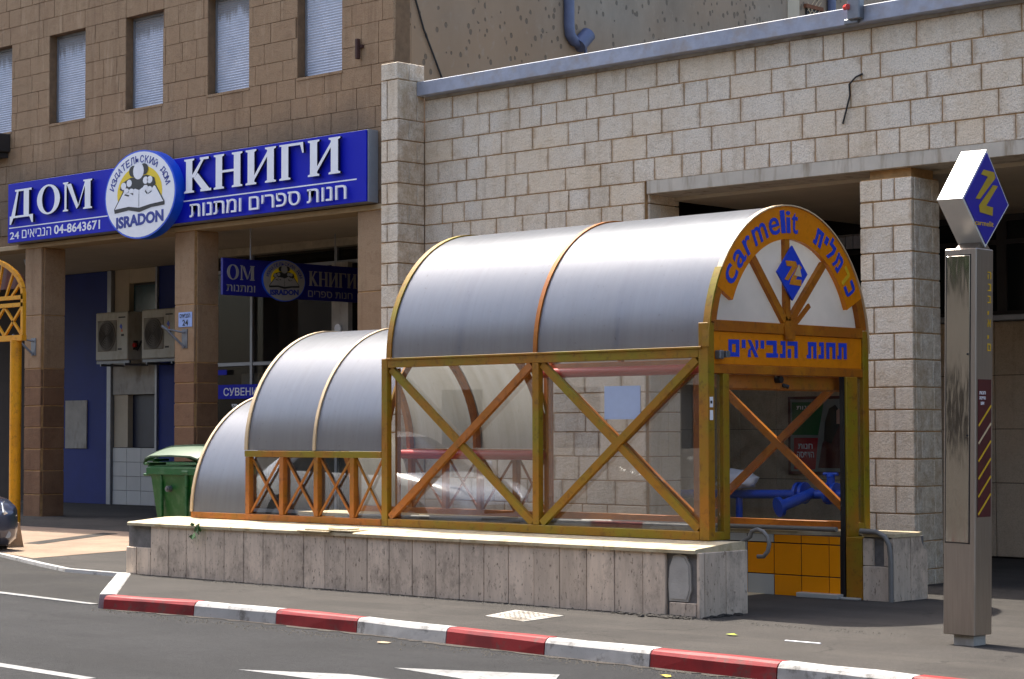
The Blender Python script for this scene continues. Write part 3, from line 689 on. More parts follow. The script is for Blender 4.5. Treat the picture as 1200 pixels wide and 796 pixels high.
BG = {
 'ת': (1.0, [(.12,.66,0.0,1.0,.74,1.0)]), }
def _r(a, b, c, d): return [(a, c), (b, c), (b, d), (a, d)]
BG = {'ת': (.80, [_r(.10, .76, .74, 1.), _r(.52, .76, 0, .74), _r(.12, .34, .22, .74), _r(.0, .34, 0, .22)]),
 'ח': (.80, [_r(.04, .78, .74, 1.), _r(.54, .78, 0, .74), _r(.04, .28, 0, .74)]),
 'נ': (.44, [_r(.06, .42, .76, 1.), _r(.20, .42, .24, .76), _r(.0, .42, 0, .24)]),
 'ה': (.80, [_r(.0, .78, .74, 1.), _r(.54, .78, 0, .74), _r(.02, .26, 0, .54)]),
 'ב': (.90, [_r(.02, .78, .74, 1.), _r(.52, .78, .26, .74), _r(.0, .88, 0, .26)]),
 'י': (.30, [_r(.02, .28, .52, 1.)]),
 'א': (.80, [[(.0, 1.), (.24, 1.), (.78, .0), (.54, .0)], [(.56, .56), (.60, .60), (.56, 1.), (.78, 1.), (.78, .6), (.66, .38)], [(.0, .0), (.22, .0), (.20, .38), (.34, .46), (.24, .56), (.06, .40)]]),
 'ם': (.84, [_r(.02, .80, .74, 1.), _r(.56, .80, .26, .74), _r(.02, .26, .26, .74), _r(.02, .80, 0, .26)]),
 'כ': (.80, [_r(.0, .56, .76, 1.), [(.56, .76), (.56, 1.), (.72, .92), (.78, .74), (.78, .26), (.72, .08), (.56, .0), (.56, .24), (.58, .30), (.58, .70)], _r(.0, .56, 0, .24)]),
 'ר': (.72, [_r(.0, .50, .76, 1.), [(.50, .76), (.50, 1.), (.64, .96), (.70, .82), (.70, .0), (.47, .0), (.47, .76)]]),
 'מ': (.88, [_r(.30, .62, .76, 1.), [(.62, .76), (.62, 1.), (.78, .92), (.84, .74), (.84, .0), (.62, .0)], _r(.44, .62, .0, .22), [(.0, 1.), (.22, 1.), (.36, .40), (.22, .0), (.0, .0), (.14, .40)]]),
 'ל': (.70, [_r(.0, .20, .76, 1.28), _r(.20, .66, .76, 1.), [(.42, .76), (.66, .76), (.66, .58), (.36, .0), (.12, .0), (.42, .56)]]),
 ' ': (.42, [])}
def block_text(s_, u0, u1, v0, h, fn, d0, d1, gap=.14):
    tot = sum(BG[c][0] for c in s_)+gap*(len(s_)-1); k = (u1-u0)/tot; x = u0; m = MB()
    for c in s_:
        w_, P = BG[c]
        for q in P: m.prism([(x+u*k, v0+v*h) for u, v in q], fn, d0, d1)
        x += (w_+gap)*k
    return m
# name on the panel, one print
m = block_text(heb('תחנת הנביאים'), 14.872, 16.785, 2.318, .158, lambda u, v, d: (XE-.018+d, u, v+.010*(u-14.875)), -.002, .004)
obj('lettering', m, M_blueprint, pan)
# fascia ring
def ell(a, ra, rz, zc=ER): return (YC-ra*math.cos(a), zc+rz*math.sin(a))
a0, a1 = R_(24.5), R_(180-23.5)
N = 40
outl = [ell(a0+(a1-a0)*k/N, RA-.012, RZ-.012) for k in range(N+1)]; inn = [ell(a0+(a1-a0)*k/N, RA-.285, RZ-.325) for k in range(N+1)]
m = MB(); V = []
for (yo, zo), (yi_, zi_) in zip(outl, inn):
    for d in (0, -.05):
        V.append((XE+d, yo, zo)); V.append((XE+d, yi_, zi_))
F = []
for k in range(N):
    a = 4*k; b = a+4; F += [(a, b, b+1, a+1), (a+2, a+3, b+3, b+2), (a, a+2, b+2, b), (a+1, b+1, b+3, a+3)]
F += [(0, 1, 3, 2), (4*N, 4*N+2, 4*N+3, 4*N+1)]
m.add(V, F); fas = obj('fascia', m, M_amber, can, smooth=40)
obj('arch_post', arc_bar(XE-.08, XE-.004, ER+.0, RA-.014, RZ-.014, .10, n=10, a0=R_(10), a1=a0), M_orange, can, smooth=30)
obj('arch_post', arc_bar(XE-.08, XE-.004, ER+.0, RA-.014, RZ-.014, .10, n=10, a0=a1, a1=R_(170)), M_orange, can, smooth=30)
# arc lettering
def arc_text(s_, a_from, a_to, ra, rz, h, mats, off=.0, widths=None):
    n_ = len(s_); tot = sum(widths); acc = 0
    for ch, w_ in zip(s_, widths):
        ac = a_from+(a_to-a_from)*(acc+w_/2)/tot; acc += w_
        if ch == ' ': continue
        y, z = ell(ac, ra, rz); ty, tz = ra*math.sin(ac), rz*math.cos(ac); l_ = math.hypot(ty, tz); ty /= l_; tz /= l_
        ny, nz = -tz, ty
        wid = (a_to-a_from)*w_/tot*(ra*rz)**.5*.80
        hh = h*{'l': 1.32, 'i': 1.28, 't': 1.22, 'י': .55}.get(ch, 1.0); base = -h/2 if ch != 'י' else h/2-hh
        if ch == 'ל': hh = h*1.25
        if ch in BG:
            g = block_text(ch, -wid/2, wid/2, -h/2, h, lambda u, v, d: (XE+d, y+ty*u+ny*v, z+tz*u+nz*v), -.002, .004)
            obj('letter', g, mats.get(ch, mats['*']), fas); continue
        g = text(ch, (-wid/2, wid/2, base, base+hh), lambda u, v, d: (XE+d, y+ty*u+ny*v, z+tz*u+nz*v), .004, -.002, off=.008)
        obj('letter', g, mats.get(ch, mats['*']), fas)
arc_text('carmelit', R_(29), R_(96), RA-.155, RZ-.185, .165, {'*': M_blueprint}, widths=[1, 1, .75, 1.35, 1, .42, .42, .6])
arc_text(heb('כרמלית'), R_(109), R_(152), RA-.155, RZ-.185, .17, {'*': M_blueprint, 'ר': M_letyellow}, widths=[1.15, .5, 1, 1.1, 1, 1])
# fan light: milky glass and spokes
fan = [ell(R_(8)+(R_(164))*k/24, RA-.09, RZ-.20) for k in range(25)]; fan = [(y, max(z, 2.65)) for y, z in fan]
m = MB(); m.add([(XE-.06, u, v) for u, v in fan], [tuple(range(len(fan)))]); obj('fan_glass', m, M_milky, can)
for (y1, z1) in ((15.259, 3.25), (15.79, 3.47), (16.402, 3.25)):
    m = MB(); m.beam((XE-.030, 15.80, 2.63), (XE-.030, y1, z1), .075, .045, ref=(1, 0, 0)); obj('spoke', m, M_orange, can)
m = MB(); m.beam((XE-.001, 15.83, 2.60), (XE-.001, 16.13, 2.84), .045, .02, ref=(1, 0, 0)); obj('broken_spoke', m, M_orange, can)
m = MB(); m.prism([(15.73, 2.50), (15.88, 2.50), (15.90, 2.62), (15.86, 2.68), (15.75, 2.68), (15.71, 2.62)], pxf, .0, .012); obj('hub_plate', m, M_orange, can)
# diamond emblem
DY, DZ = 15.835, 3.135
m = MB(); m.prism([(DY-.245, DZ), (DY, DZ-.262), (DY+.245, DZ), (DY, DZ+.262)], pxf, .002, .02); dia = obj('diamond_plate', m, M_blueprint, can)
Z_ARCH = ([(-.47, .44), (.2, .44), (.31, .28), (-.3, -.28), (-.54, -.25), (-.04, .24), (-.39, .24)], [(.40, .34), (.60, .24), (.20, -.22), (.58, -.22), (.54, -.45), (-.22, -.42), (-.12, -.2)])
Z_BOX = ([(-.13, .80), (.27, .77), (.32, .57), (-.27, -.27), (-.43, -.27), (.03, .57), (-.23, .62)], [(.23, .30), (.41, .29), (-.03, -.47), (.23, -.5), (.21, -.80), (-.27, -.73), (-.30, -.50)])
def zlogo(cy, cz, sx, sz, fn, d0, d1, shp=Z_ARCH):
    m = MB()
    for P in shp: m.prism([(cy+u*sx, cz+v*sz) for u, v in P], fn, d0, d1)
    return m
obj('emblem', zlogo(DY, DZ, .245, .262, pxf, .021, .024), simple('emblem_orange', lin(206, 128, 24), .5, .2, 20, bump=0), dia)
m = MB(); m.prism([(DY+.02, DZ-.02), (DY+.14, DZ-.03), (DY+.10, DZ+.09)], pxf, .0245, .026); obj('worn_patch', m, M_cover, dia)
# stickers, taped notice
m = MB(); m.box(XE, XE+.003, 14.572, 14.618, 1.85, 1.945); m.box(XE, XE+.003, 14.572, 14.618, 1.735, 1.825); obj('sticker', m, M_letwhite, can)
m = MB(); m.box(XE+.003, XE+.004, 14.578, 14.606, 1.885, 1.91); obj('sticker_print', m, M_black, can)
m = MB(); m.box(-12.70, -12.256, YF+.066, YF+.071, 1.748, 2.062)
pp = solo('paper_notice', m, M_bluepaper, 'pale blue-white square notice stuck inside the side glass', 'notice')
# rails and pipes
def pipe(name, pts, r, mat, label, cat, n=12):
    m = MB(); m.tube(pts, r, n); return solo(name, m, mat, label, cat, smooth=40)
pipe('red_pipe', [(-18.0, 16.98, 1.36), (-15.75, 16.98, 1.36), (-15.68, 16.98, 1.36)], .055, M_redpipe, 'red pipe running under the eave of the low middle vault', 'pipe')
pipe('red_pipe', [(-15.66, 16.98, 2.29), (-12.9, 16.98, 2.29), (-11.6, 16.98, 2.27)], .055, M_redpipe, 'red pipe running under the back eave of the tall vault', 'pipe')
pipe('handrail', [(-18.5, 16.56, .62), (-14, 16.56, .665), (-11.41, 16.57, .672)], .024, M_greypipe, 'long straight grey handrail running above the tiled wall', 'handrail')
pipe('handrail', [(-11.135, 16.57, .668), (-10.95, 16.572, .662), (-10.86, 16.573, .62), (-10.815, 16.574, .54), (-10.80, 16.575, .42), (-10.80, 16.575, .0)], .025, M_greypipe, 'grey handrail end bending down the street face of the stone block', 'handrail')
hr = [(-14, 14.9, -.35), (-11.6, 14.9, .46)]+[(-11.6+.5*t, 14.9, .46+.27*t-.0*t) for t in (.5, .8)]
hr += [(-11.12+.13*math.sin(a), 14.9, .615+.13*math.cos(a)) for a in [R_(x) for x in (-30, 0, 30, 60, 90, 120, 150)]]+[(-11.12, 14.9, .50)]
pipe('handrail', hr, .019, M_greypipe, 'bent grey handrail end curling over the near end of the low wall', 'handrail')

# ================================================================ TOTEM
tot = thing('sign_totem', 'tall steel-clad sign pillar with a tilted blue diamond box at the right', 'sign pillar', (-8.28, 13.72, 0))
tx0, tx1, ty0, ty1 = -8.413, -8.137, 13.62, 13.87
m = MB(); m.box(tx0+.075, tx1-.03, ty0+.035, ty1-.04, -.02, .081); obj('plinth', m, M_concrete, tot)
m = MB(); m.box(tx0, tx1, ty0, ty1, .08, 3.03, .006); body = obj('body', m, M_steel, tot)
m = MB(); m.box(tx0+.02, tx1-.055, ty0-.006, ty0-.0005, .785, 2.975, .003); dr = obj('service_panel', m, M_polish, tot)
gm = MB()
for a in ((tx0+.012, tx0+.019, .775, 2.985), (tx1-.054, tx1-.046, .775, 2.985), (tx0+.012, tx1-.046, 2.976, 2.984), (tx0+.012, tx1-.046, .776, .784)):
    gm.box(a[0], a[1], ty0-.0012, ty0-.0002, a[2], a[3])
obj('panel_gap', gm, M_black, tot)
for zz in (2.22, 1.60):
    m = MB(); m.tube([(tx1-.068, ty0-.009, zz), (tx1-.068, ty0-.005, zz)], .009, 10); obj('lock', m, M_black, dr)
m = MB(); m.box(tx1, tx1+.004, ty0+.03, ty1-.03, .98, 2.03, .001); sp = obj('side_panel', m, M_maroon, tot)
for k in range(6):
    zz = 1.0+k*.135
    m = MB(); m.beam((tx1+.0055, ty0+.035, zz), (tx1+.0055, ty1-.033, zz+.155), .016, .002, ref=(1, 0, 0)); obj('stripe', m, M_letyellow if k != 4 else M_cover, sp)
sp_lines = [('חנות', 1.915), ('הדפסה', 1.875), ('אש', 1.835)]
for s_, zz in sp_lines:
    w2 = .045 if len(s_) > 2 else .025
    obj('lettering', text(heb(s_), (ty0+.09-w2, ty0+.09+w2, zz, zz+.024), planeX(tx1), .006, .003, off=.01), M_letwhite, sp)
for k, ch in enumerate('הנביאים'):
    zz = 2.80-k*.092; hh = .058 if ch != 'י' else .03
    obj('letter', text(ch, (ty1-.085, ty1-.035 if ch != 'י' else ty1-.065, zz, zz+hh), planeX(tx1), .003, -.001, off=.01), M_letyellow, tot)
# diamond box: thick rhombus whose faces look along +X
cy, cz = 13.865, 3.425
rh = [(cy-.345, cz-.02), (cy-.005, cz-.375), (cy+.345, cz-.02), (cy+.005, cz+.385)]
bx0, bx1 = tx1-.065-.22, tx1-.065
m = MB(); m.prism(rh, lambda u, v, d: (d, u, v), bx0, bx1); dbox = obj('diamond_box', m, M_enamel, tot)
s8 = [(cy+(u-cy)*.93, cz+(v-cz)*.93) for u, v in rh]
m = MB(); m.prism(s8, lambda u, v, d: (d, u, v), bx1+.0005, bx1+.008); face = obj('diamond_face', m, simple('faded_sign_blue', lin(34, 30, 150), .35, .12, 4, bump=0), dbox)
obj('emblem', zlogo(cy+.0, cz+.05, .39, .2175, planeX(bx1+.008), .001, .004, Z_BOX), M_oldyellow, face)
obj('lettering', text('carmelit', (cy-.17, cy+.10, cz-.21, cz-.17), planeX(bx1+.008), .003, .0), M_letyellow, face)
m = MB(); m.prism([(cy-.12, 3.03), (cy+.12, 3.03), (cy+.04, 3.09), (cy-.04, 3.09)], lambda u, v, d: (d, u, v), bx0+.02, bx1-.02); obj('saddle', m, M_steel, tot)
for b_ in (tot,): b_.rotation_euler = (0, R_(1.1), 0)

# ================================================================ LOW STONE BUILDING
YW = 18.5
lb = thing('stone_building', 'low pale limestone building with open portico behind the canopy', 'building', (-13, 20, 0))
RZs = [5.990, 5.701, 5.430, 5.146, 4.865, 4.591, 4.336, 4.093, 3.818, 3.536, 3.243, 2.951, 2.671, 2.385, 2.094, 1.855, 1.622, 1.328, 1.039, .75, .46, .16, -.1]
r1 = [-19.19, -18.67, -18.214, -17.663, -17.24, -16.671, -16.187, -15.716, -15.232, -14.896, -14.073, -13.79, -13.313, -12.858, -12.592, -12.232, -11.665, -10.866, -10.417, -9.9]
r2_ = [-19.19, -18.472, -18.0, -17.465, -17.1, -16.84, -16.344, -15.905, -15.362, -14.824, -14.48, -14.148, -13.562, -13.092, -12.362, -12.122, -11.249, -10.999, -10.2]
r3 = [-19.19, -18.67, -18.193, -17.788, -17.245, -16.647, -16.155, -15.614, -15.162, -14.59, -14.0, -13.396, -12.961, -12.505, -11.968, -11.542, -10.889, -10.414, -9.95]
r4 = [-19.19, -18.935, -18.41, -18.061, -17.549, -16.984, -16.372, -15.941, -15.398, -15.007, -14.42, -13.79, -13.148, -12.701, -12.314, -11.748, -11.359, -10.692, -10.1]
r5 = [-19.19, -18.592, -18.229, -17.718, -17.328, -16.694, -16.118, -15.6, -15.275, -14.862, -14.578, -14.283, -13.949, -13.602, -13.305, -12.979, -12.541, -12.176, -11.886, -11.521, -11.203, -10.867, -10.5, -10.0]
m = MB(); m.box(-19.20, -15.43, YW+.010, YW+.5, -.1, 5.99); m.box(-15.43, 3, YW+.010, YW+.5, 4.60, 5.99)
m.box(-15.95, -15.43, YW+.5, YW+.57, -.1, 4.4)
mw = obj('wall', m, M_mortar, lb)
def srow(xs, z0, z1, far=None):
    for a, b in zip(xs, xs[1:]):
        piece('stone', (round(b-a-.011, 3), .05, round(z1-z0-.011, 3)), M_white_stone, mw, ((a+b)/2, YW+.025+rnd.uniform(-.003, .003), (z0+z1)/2), .005, .001)
for i, xs in enumerate((r1, r2_, r3, r4, r5)): srow(xs, RZs[i+1], RZs[i])
hid = MB()
for i in range(5, len(RZs)-1):
    z1, z0 = RZs[i], RZs[i+1]
    xs = [-19.19]
    while xs[-1] < -15.9: xs.append(xs[-1]+rnd.choice([.33, .4, .46, .52, .58]))
    xs = [x for x in xs if x < -15.62]+[-15.428]
    vis = z1 > 1.0
    if vis: srow(xs, z0, z1)
    else:
        for a, b in zip(xs, xs[1:]): hid.box(a+.006, b-.006, YW, YW+.05, z0+.006, z1-.006, .008)
    # return of the wall into the portico
    s_ = rnd.choice([.2, .34])
    for a, b in ((0, s_), (s_, .57)):
        hid.box(-15.43, -15.40, YW+.052+a, YW+.046+b, max(z0, 0)+.006, z1-.006, .006)
for i in range(5):
    x = (r1, r2_, r3, r4, r5)[i][-1]
    while x < 2.5:
        d = rnd.uniform(.35, .75); hid.box(x+.006, x+d-.006, YW, YW+.05, RZs[i+1]+.006, RZs[i]-.006, .008); x += d
stuff('stones', hid, M_white_stone, mw)
m = MB(); m.box(-15.405, 3, YW+.004, YW+.52, 4.44, 4.598, .006); obj('lintel', m, M_lintel, lb)
m = MB(); m.box(-15.41, 3, YW+.521, 23.2, 4.40, 4.58); obj('ceiling', m, M_ceil, lb)
m = MB(); m.box(-19.195, 3, 18.36, 18.9, 6.030, 6.215, .008); obj('roof_ledge', m, M_bluegrey, lb)
m = MB(); m.box(-19.19, 3, 18.505, 19.0, 5.992, 6.029); obj('ledge_soffit', m, M_concrete, lb)
m = MB(); m.box(-19.5, 3, 18.91, 34, 5.6, 6.0); obj('flat_roof', m, M_concrete, lb)
m = MB(); m.box(-19.5, -19.2, 18.52, 34, -.1, 5.59); m.box(-19.45, -19.25, 18.8, 24, 5.6, 6.28); obj('side_wall', m, M_concrete, lb)
# corner pier
pier = MB(); pier.box(-19.50, -19.215, 18.04, 18.51, -.1, 6.44); pr_ = obj('pier', pier, M_mortar, lb)
pz = [6.452, 6.22]+RZs[1:]
for i in range(len(pz)-1):
    z1, z0 = pz[i], pz[i+1]; h_ = round(z1-z0-.01, 2); zc = (z0+z1)/2
    k = (.19, .34)[i % 2]
    if i % 2 == 0:
        piece('stone', (.325, .20, h_), M_white_stone, pr_, (-19.352, 18.02+.1, zc), .007, .001)
    else:
        piece('stone', (.11, .06, h_), M_white_stone, pr_, (-19.456, 18.05, zc), .007, .001)
        piece('stone', (.20, .345, h_), M_white_stone, pr_, (-19.292, 18.02+.1725, zc), .007, .001)
    ya = 18.02+(.21 if i % 2 == 0 else .355)
    piece('stone', (.10, round(18.495-ya, 2), h_), M_white_stone, pr_, (-19.241, (ya+18.5)/2, zc), .007, .001)
# portico pillars
def pillar(x0):
    c = MB(); c.box(x0+.014, x0+.649, YW+.014, YW+.536, -.1, 4.34); c.box(x0+.08, x0+.60, YW+.09, YW+.52, 4.34, 4.44); P = obj('pillar', c, M_mortar, lb)
    for i in range(6, len(RZs)-1):
        z1, z0 = RZs[i], RZs[i+1]; h_ = round(z1-z0-.012, 2); zc = (z0+z1)/2
        if z1 < .1: continue
        if i % 2 == 0: cuts = (0, .42, .663); sd = (.0, .15, .40, .55)
        else: cuts = (0, .17, .663); sd = (0, .38, .55)
        if i == 6: cuts = (0, .28, .44, .663)
        for a, b in zip(cuts, cuts[1:]):
            piece('stone', (round(b-a-.01, 2), .05, h_), M_white_stone, P, (x0+(a+b)/2, YW+.025, zc), .007, .001)
        for a, b in zip(sd, sd[1:]):
            a_ = max(a, .056)
            piece('stone', (.05, round(b-a_-.008, 2), h_), M_white_stone, P, (x0+.663-.028, YW+(a_+b)/2, zc), .007, .001)
    return P
pillar(-12.404)
c = MB(); c.box(-6.2, -5.54, YW, YW+.55, -.1, 4.44); obj('pillar', c, M_white_stone, lb)
# portico interior
bwp = MB(); bwp.box(-19.1, 3, 23.13, 23.4, -.1, 3.02); bw = obj('back_wall', bwp, M_grout, lb)
zr = [3.02, 2.332, 1.645, 1.0, .59, .02]
zr = [3.02, 2.332, 1.645, .96, .02]
xx = [-19.0, -18.6, -17.53, -16.9, -15.45, -14.55, -13.46, -12.36, -11.3, -10.3]
for z1, z0 in zip(zr, zr[1:]):
    for a, b in zip(xx, xx[1:]):
        piece('panel', (round(b-a-.008, 2), .04, round(z1-z0-.008, 2)), M_panel_stone, bw, ((a+b)/2, 23.115, (z0+z1)/2), .004)
m = MB(); m.box(-10.3, 3, 23.09, 23.13, .02, 3.02); obj('plain_panel', m, M_panel_stone, lb)
m = MB(); m.box(-19.1, 3, 22.98, 23.4, 3.022, 3.10, .01); obj('window_sill', m, M_alu, lb)
for a, b in ((-19.0, -17.0), (-17.0, -15.3), (-15.3, -13.4), (-13.4, -11.6), (-11.6, -9.8), (-9.8, -7.6)):
    m = MB(); m.box(a, b, 23.2, 23.28, 3.101, 3.16); m.box(a, b, 23.2, 23.28, 4.32, 4.40); m.box(a, a+.07, 23.2, 23.28, 3.16, 4.32); m.box(b-.07, b, 23.2, 23.28, 3.16, 4.32)
    m.box(a+.07, b-.07, 23.2, 23.28, 4.02, 4.08)
    wf = obj('window', m, M_dark, lb)
    m = MB(); m.box(a+.07, b-.07, 23.23, 23.24, 3.16, 4.02); m.box(a+.07, b-.07, 23.23, 23.24, 4.08, 4.32); obj('pane', m, M_darkglass, wf)
m = MB()
for a in (-16.0, -15.88, -15.76, -15.64): m.box(a, a+.105, 23.17, 23.19, 4.10, 4.30)
obj('louvre_blind', m, M_shutter, lb)
m = MB(); m.box(-19.1, 3, 23.4, 23.6, -.1, 5.6); obj('rear_room_wall', m, M_interior, lb)
# poster
po = thing('advert_poster', 'framed green and red advertising poster with a long-haired person on the portico wall', 'poster', (-16.1, 23.09, 1.0))
m = MB(); m.box(-16.66, -15.50, 23.04, 23.094, 1.03, 2.10, .005); obj('frame', m, simple('poster_frame', lin(92, 40, 34), .5), po)
m = MB(); m.box(-16.61, -15.55, 23.032, 23.0395, 1.07, 2.06); obj('sheet', m, M_posterpale, po)
pY = lambda d0: (lambda u, v, d: (u, 23.031-d, v))
m = MB(); m.prism([(-16.58, 1.57), (-16.15, 1.57), (-16.05, 2.02), (-16.58, 2.02)], pY(0), 0, .003); obj('green_field', m, M_greenprint, po)
m = MB(); m.prism([(-16.55, 1.10), (-16.2, 1.10), (-16.15, 1.53), (-16.55, 1.53)], pY(0), 0, .003); obj('red_field', m, M_redprint, po)
m = MB(); m.prism([(-16.15, 1.12), (-15.62, 1.12), (-15.66, 1.45), (-15.80, 1.68), (-15.95, 1.66), (-16.08, 1.45)], pY(0), .001, .004)
m.prism([(-16.02, 1.45), (-15.93, 1.40), (-15.78, 1.70), (-15.80, 1.92), (-15.90, 1.96), (-15.99, 1.86)], pY(0), .0045, .006); obj('figure_clothes', m, M_maroon, po)
m = MB(); m.prism([(-16.05, 1.50), (-15.93, 1.45), (-15.80, 1.70), (-15.79, 1.90), (-15.86, 1.98), (-15.96, 1.93), (-16.03, 1.75)], pY(0), .007, .008); obj('figure_hair', m, M_black, po)
m = MB(); m.prism([(-15.84, 1.72), (-15.77, 1.72), (-15.74, 1.80), (-15.755, 1.88), (-15.80, 1.93), (-15.84, 1.90)], pY(0), .009, .010); obj('figure_face', m, M_skin, po)
obj('lettering', text(heb('חנות'), (-16.48, -16.24, 1.38, 1.45), pY(0), .006, .003, off=.01), M_letwhite, po)
obj('lettering', text(heb('הדפסה'), (-16.50, -16.22, 1.26, 1.34), pY(0), .006, .003, off=.01), M_letwhite, po)
obj('lettering', text(heb('חנות'), (-16.5, -16.25, 1.92, 1.97), pY(0), .006, .003), M_letwhite, po)
# blue pipes behind the canopy
bp = thing('water_valve_pipes', 'blue flanged water pipes and valves lying behind the canopy', 'pipes', (-15.3, 20, 0))
m = MB(); m.tube([(-18.6, 20, .80), (-12.7, 20, .90)], .055, 14); obj('pipe', m, M_bluepipe, bp, smooth=40)
for x in (-16.9, -16.3, -14.33, -14.25, -13.9, -13.8, -13.2):
    m = MB(); m.tube([(x, 20, .89), (x+.04, 20, .89)], .13, 16); obj('flange', m, M_bluepipe, bp, smooth=40)
for x in (-17.3, -16.6, -15.2, -13.4):
    m = MB(); m.tube([(x, 20, 0), (x, 20, .83)], .045, 10); m.box(x-.12, x+.12, 19.88, 20.12, 0, .05); obj('leg', m, M_bluepipe, bp, smooth=40)
m = MB(); m.tube([(-14.1, 20, .9), (-14.2, 19.75, .80), (-14.28, 19.6, .74)], [.06, .065, .07], 14); m.tube([(-14.28, 19.6, .74), (-14.30, 19.56, .73)], .12, 14); obj('branch', m, M_bluepipe, bp, smooth=40)
for x in (-13.85, -16.6):
    m = MB(); m.tube([(x, 20, .9), (x, 20, 1.1)], .05, 10); m.tube([(x-.10, 20, 1.12), (x+.10, 20, 1.12)], .02, 8); m.tube([(x, 20, 1.09), (x, 20, 1.13)], [.06, .03], 10); obj('valve', m, M_bluepipe, bp, smooth=40)
# wrapped bundle on the pipe
m = MB(); rr = random.Random(3)
import mathutils
bm = bmesh.new(); bmesh.ops.create_icosphere(bm, subdivisions=3, radius=1)
for v in bm.verts:
    n_ = mathutils.noise.noise(v.co*2.3)*.28; v.co = Vector((v.co.x*.27, v.co.y*.2, max(v.co.z, -.6)*.14))*(1+n_)
m.add([(-15.2+v.co.x, 19.95+v.co.y, 1.02+v.co.z) for v in bm.verts], [tuple(v.index for v in f.verts) for f in bm.faces]); bm.free()
solo('plastic_bag', m, M_letwhite, 'crumpled white plastic bag lying on the blue pipes', 'bag', smooth=60)
# bits on the facade
m = MB(); m.tube([(-12.34, 18.49, 5.50), (-12.42, 18.475, 5.47), (-12.50, 18.47, 5.40), (-12.50, 18.48, 5.28), (-12.55, 18.48, 5.12), (-12.60, 18.485, 4.98)], .010, 6)
solo('loose_cable', m, M_cable, 'short loose cable dangling from the limestone wall', 'cable', smooth=40)
lb2 = thing('alarm_beacon', 'small grey box with a red lens mounted on the roof ledge', 'alarm', (-12.3, 18.3, 6.0))
m = MB(); m.box(-12.38, -12.22, 18.26, 18.358, 6.06, 6.36, .01); m.box(-12.45, -12.28, 18.3, 18.357, 6.02, 6.08, .01); obj('box', m, M_galv, lb2)
m = MB(); m.tube([(-12.41, 18.27, 6.20), (-12.35, 18.24, 6.20)], .03, 10); obj('lens', m, simple('red_lens', lin(210, 40, 20), .3), lb2)

# ================================================================ TALL REAR WALL (plastered side of the shop building) and shop building
sb = thing('shop_building', 'brown stone building with roller-shuttered windows above the bookshop arcade', 'building', (-30, 24, 0))
XR = -23.80; YS = 22.25
# upper facade backing with window openings
wins = [(-38.57, -37.37), (-36.10, -34.90), (-33.58, -32.38), (-31.08, -29.94), (-28.62, -27.47), (-26.18, -25.05)]
WZ0, WZ1 = 7.60, 9.33
out = [(-46, 5.30), (XR, 5.30), (XR, 28), (-46, 28)]
holes = [[(a, WZ0), (a, WZ1), (b, WZ1), (b, WZ0)] for a, b in wins]
m = fill([out]+holes, lambda u, v, d: (u, YS+.016+d, v), 0, .35); fac = obj('facade_wall', m, M_mortar_dark, sb)
rowz = [5.524+.346*k for k in range(15)]
cnt = 0; hid2 = MB()
for ri, z0 in enumerate(rowz):
    z1 = z0+.346; x = -38.0+rnd.uniform(0, .4)
    edges = [x]
    while edges[-1] < XR-.75: edges.append(edges[-1]+rnd.choice([.42, .5, .58, .66, .74]))
    edges.append(XR+.004)
    for a, b in zip(edges, edges[1:]):
        segs = [(a, b)]
        for wa, wb in wins:
            if z1 > WZ0+.01 and z0 < WZ1-.01:
                ns = []
                for p, q in segs:
                    if q <= wa or p >= wb: ns.append((p, q)); continue
                    if p < wa-.05: ns.append((p, wa))
                    if q > wb+.05: ns.append((wb, q))
                segs = ns
        for p, q in segs:
            if q-p < .06: continue
            if z1 < 6.45 and -34.3 < p and q < -24.2: continue
            zz0, zz1 = z0, z1
            if -35.6 < p and z0 < 10.0 and cnt < 285:
                piece('stone', (round(q-p-.008, 2), .05, .339), M_brown_stone, fac, ((p+q)/2, YS+.025+rnd.uniform(-.003, .003), (z0+z1)/2), .004, .001); cnt += 1
            else: hid2.box(p+.005, q-.005, YS, YS+.05, z0+.005, z1-.005, .007)
stuff('stones', hid2, M_brown_stone, fac)
m = MB(); m.box(-46, XR, YS+.0, YS+.044, 10.72, 28); obj('upper_cladding', m, M_brown_stone, sb)
for wa, wb in wins:
    f = MB()
    for a in ((wa, wa+.04, WZ0, WZ1), (wb-.04, wb, WZ0, WZ1), (wa+.04, wb-.04, WZ1-.04, WZ1), (wa+.04, wb-.04, WZ0, WZ0+.03)):
        f.box(a[0]+.001, a[1]-.001, YS+.17, YS+.24, a[2], a[3])
    wo_ = obj('window', f, M_alu, sb)
    s_ = MB(); nn = 36
    for k in range(nn):
        z0 = WZ0+.03+(WZ1-WZ0-.07)*k/nn; z1 = WZ0+.03+(WZ1-WZ0-.07)*(k+1)/nn
        s_.add([(wa+.04, YS+.20, z0), (wb-.04, YS+.20, z0), (wb-.04, YS+.185, (z0*.4+z1*.6)), (wa+.04, YS+.185, (z0*.4+z1*.6)), (wb-.04, YS+.20, z1), (wa+.04, YS+.20, z1)], [(0, 1, 2, 3), (3, 2, 4, 5)])
    obj('roller_shutter', s_, M_shutter, wo_)
    m = MB(); m.box(wb-.12, wb-.09, YS+.12, YS+.18, WZ0+.03, WZ0+.09); m.box(wa+.06, wa+.1, YS+.12, YS+.18, WZ0+.01, WZ0+.05); obj('shutter_catch', m, M_black, wo_)
    m = MB(); m.box(wa-.02, wb+.02, YS-.012, YS+.17, WZ0-.05, WZ0-.002, .006); obj('window_sill', m, M_brown_stone, sb)
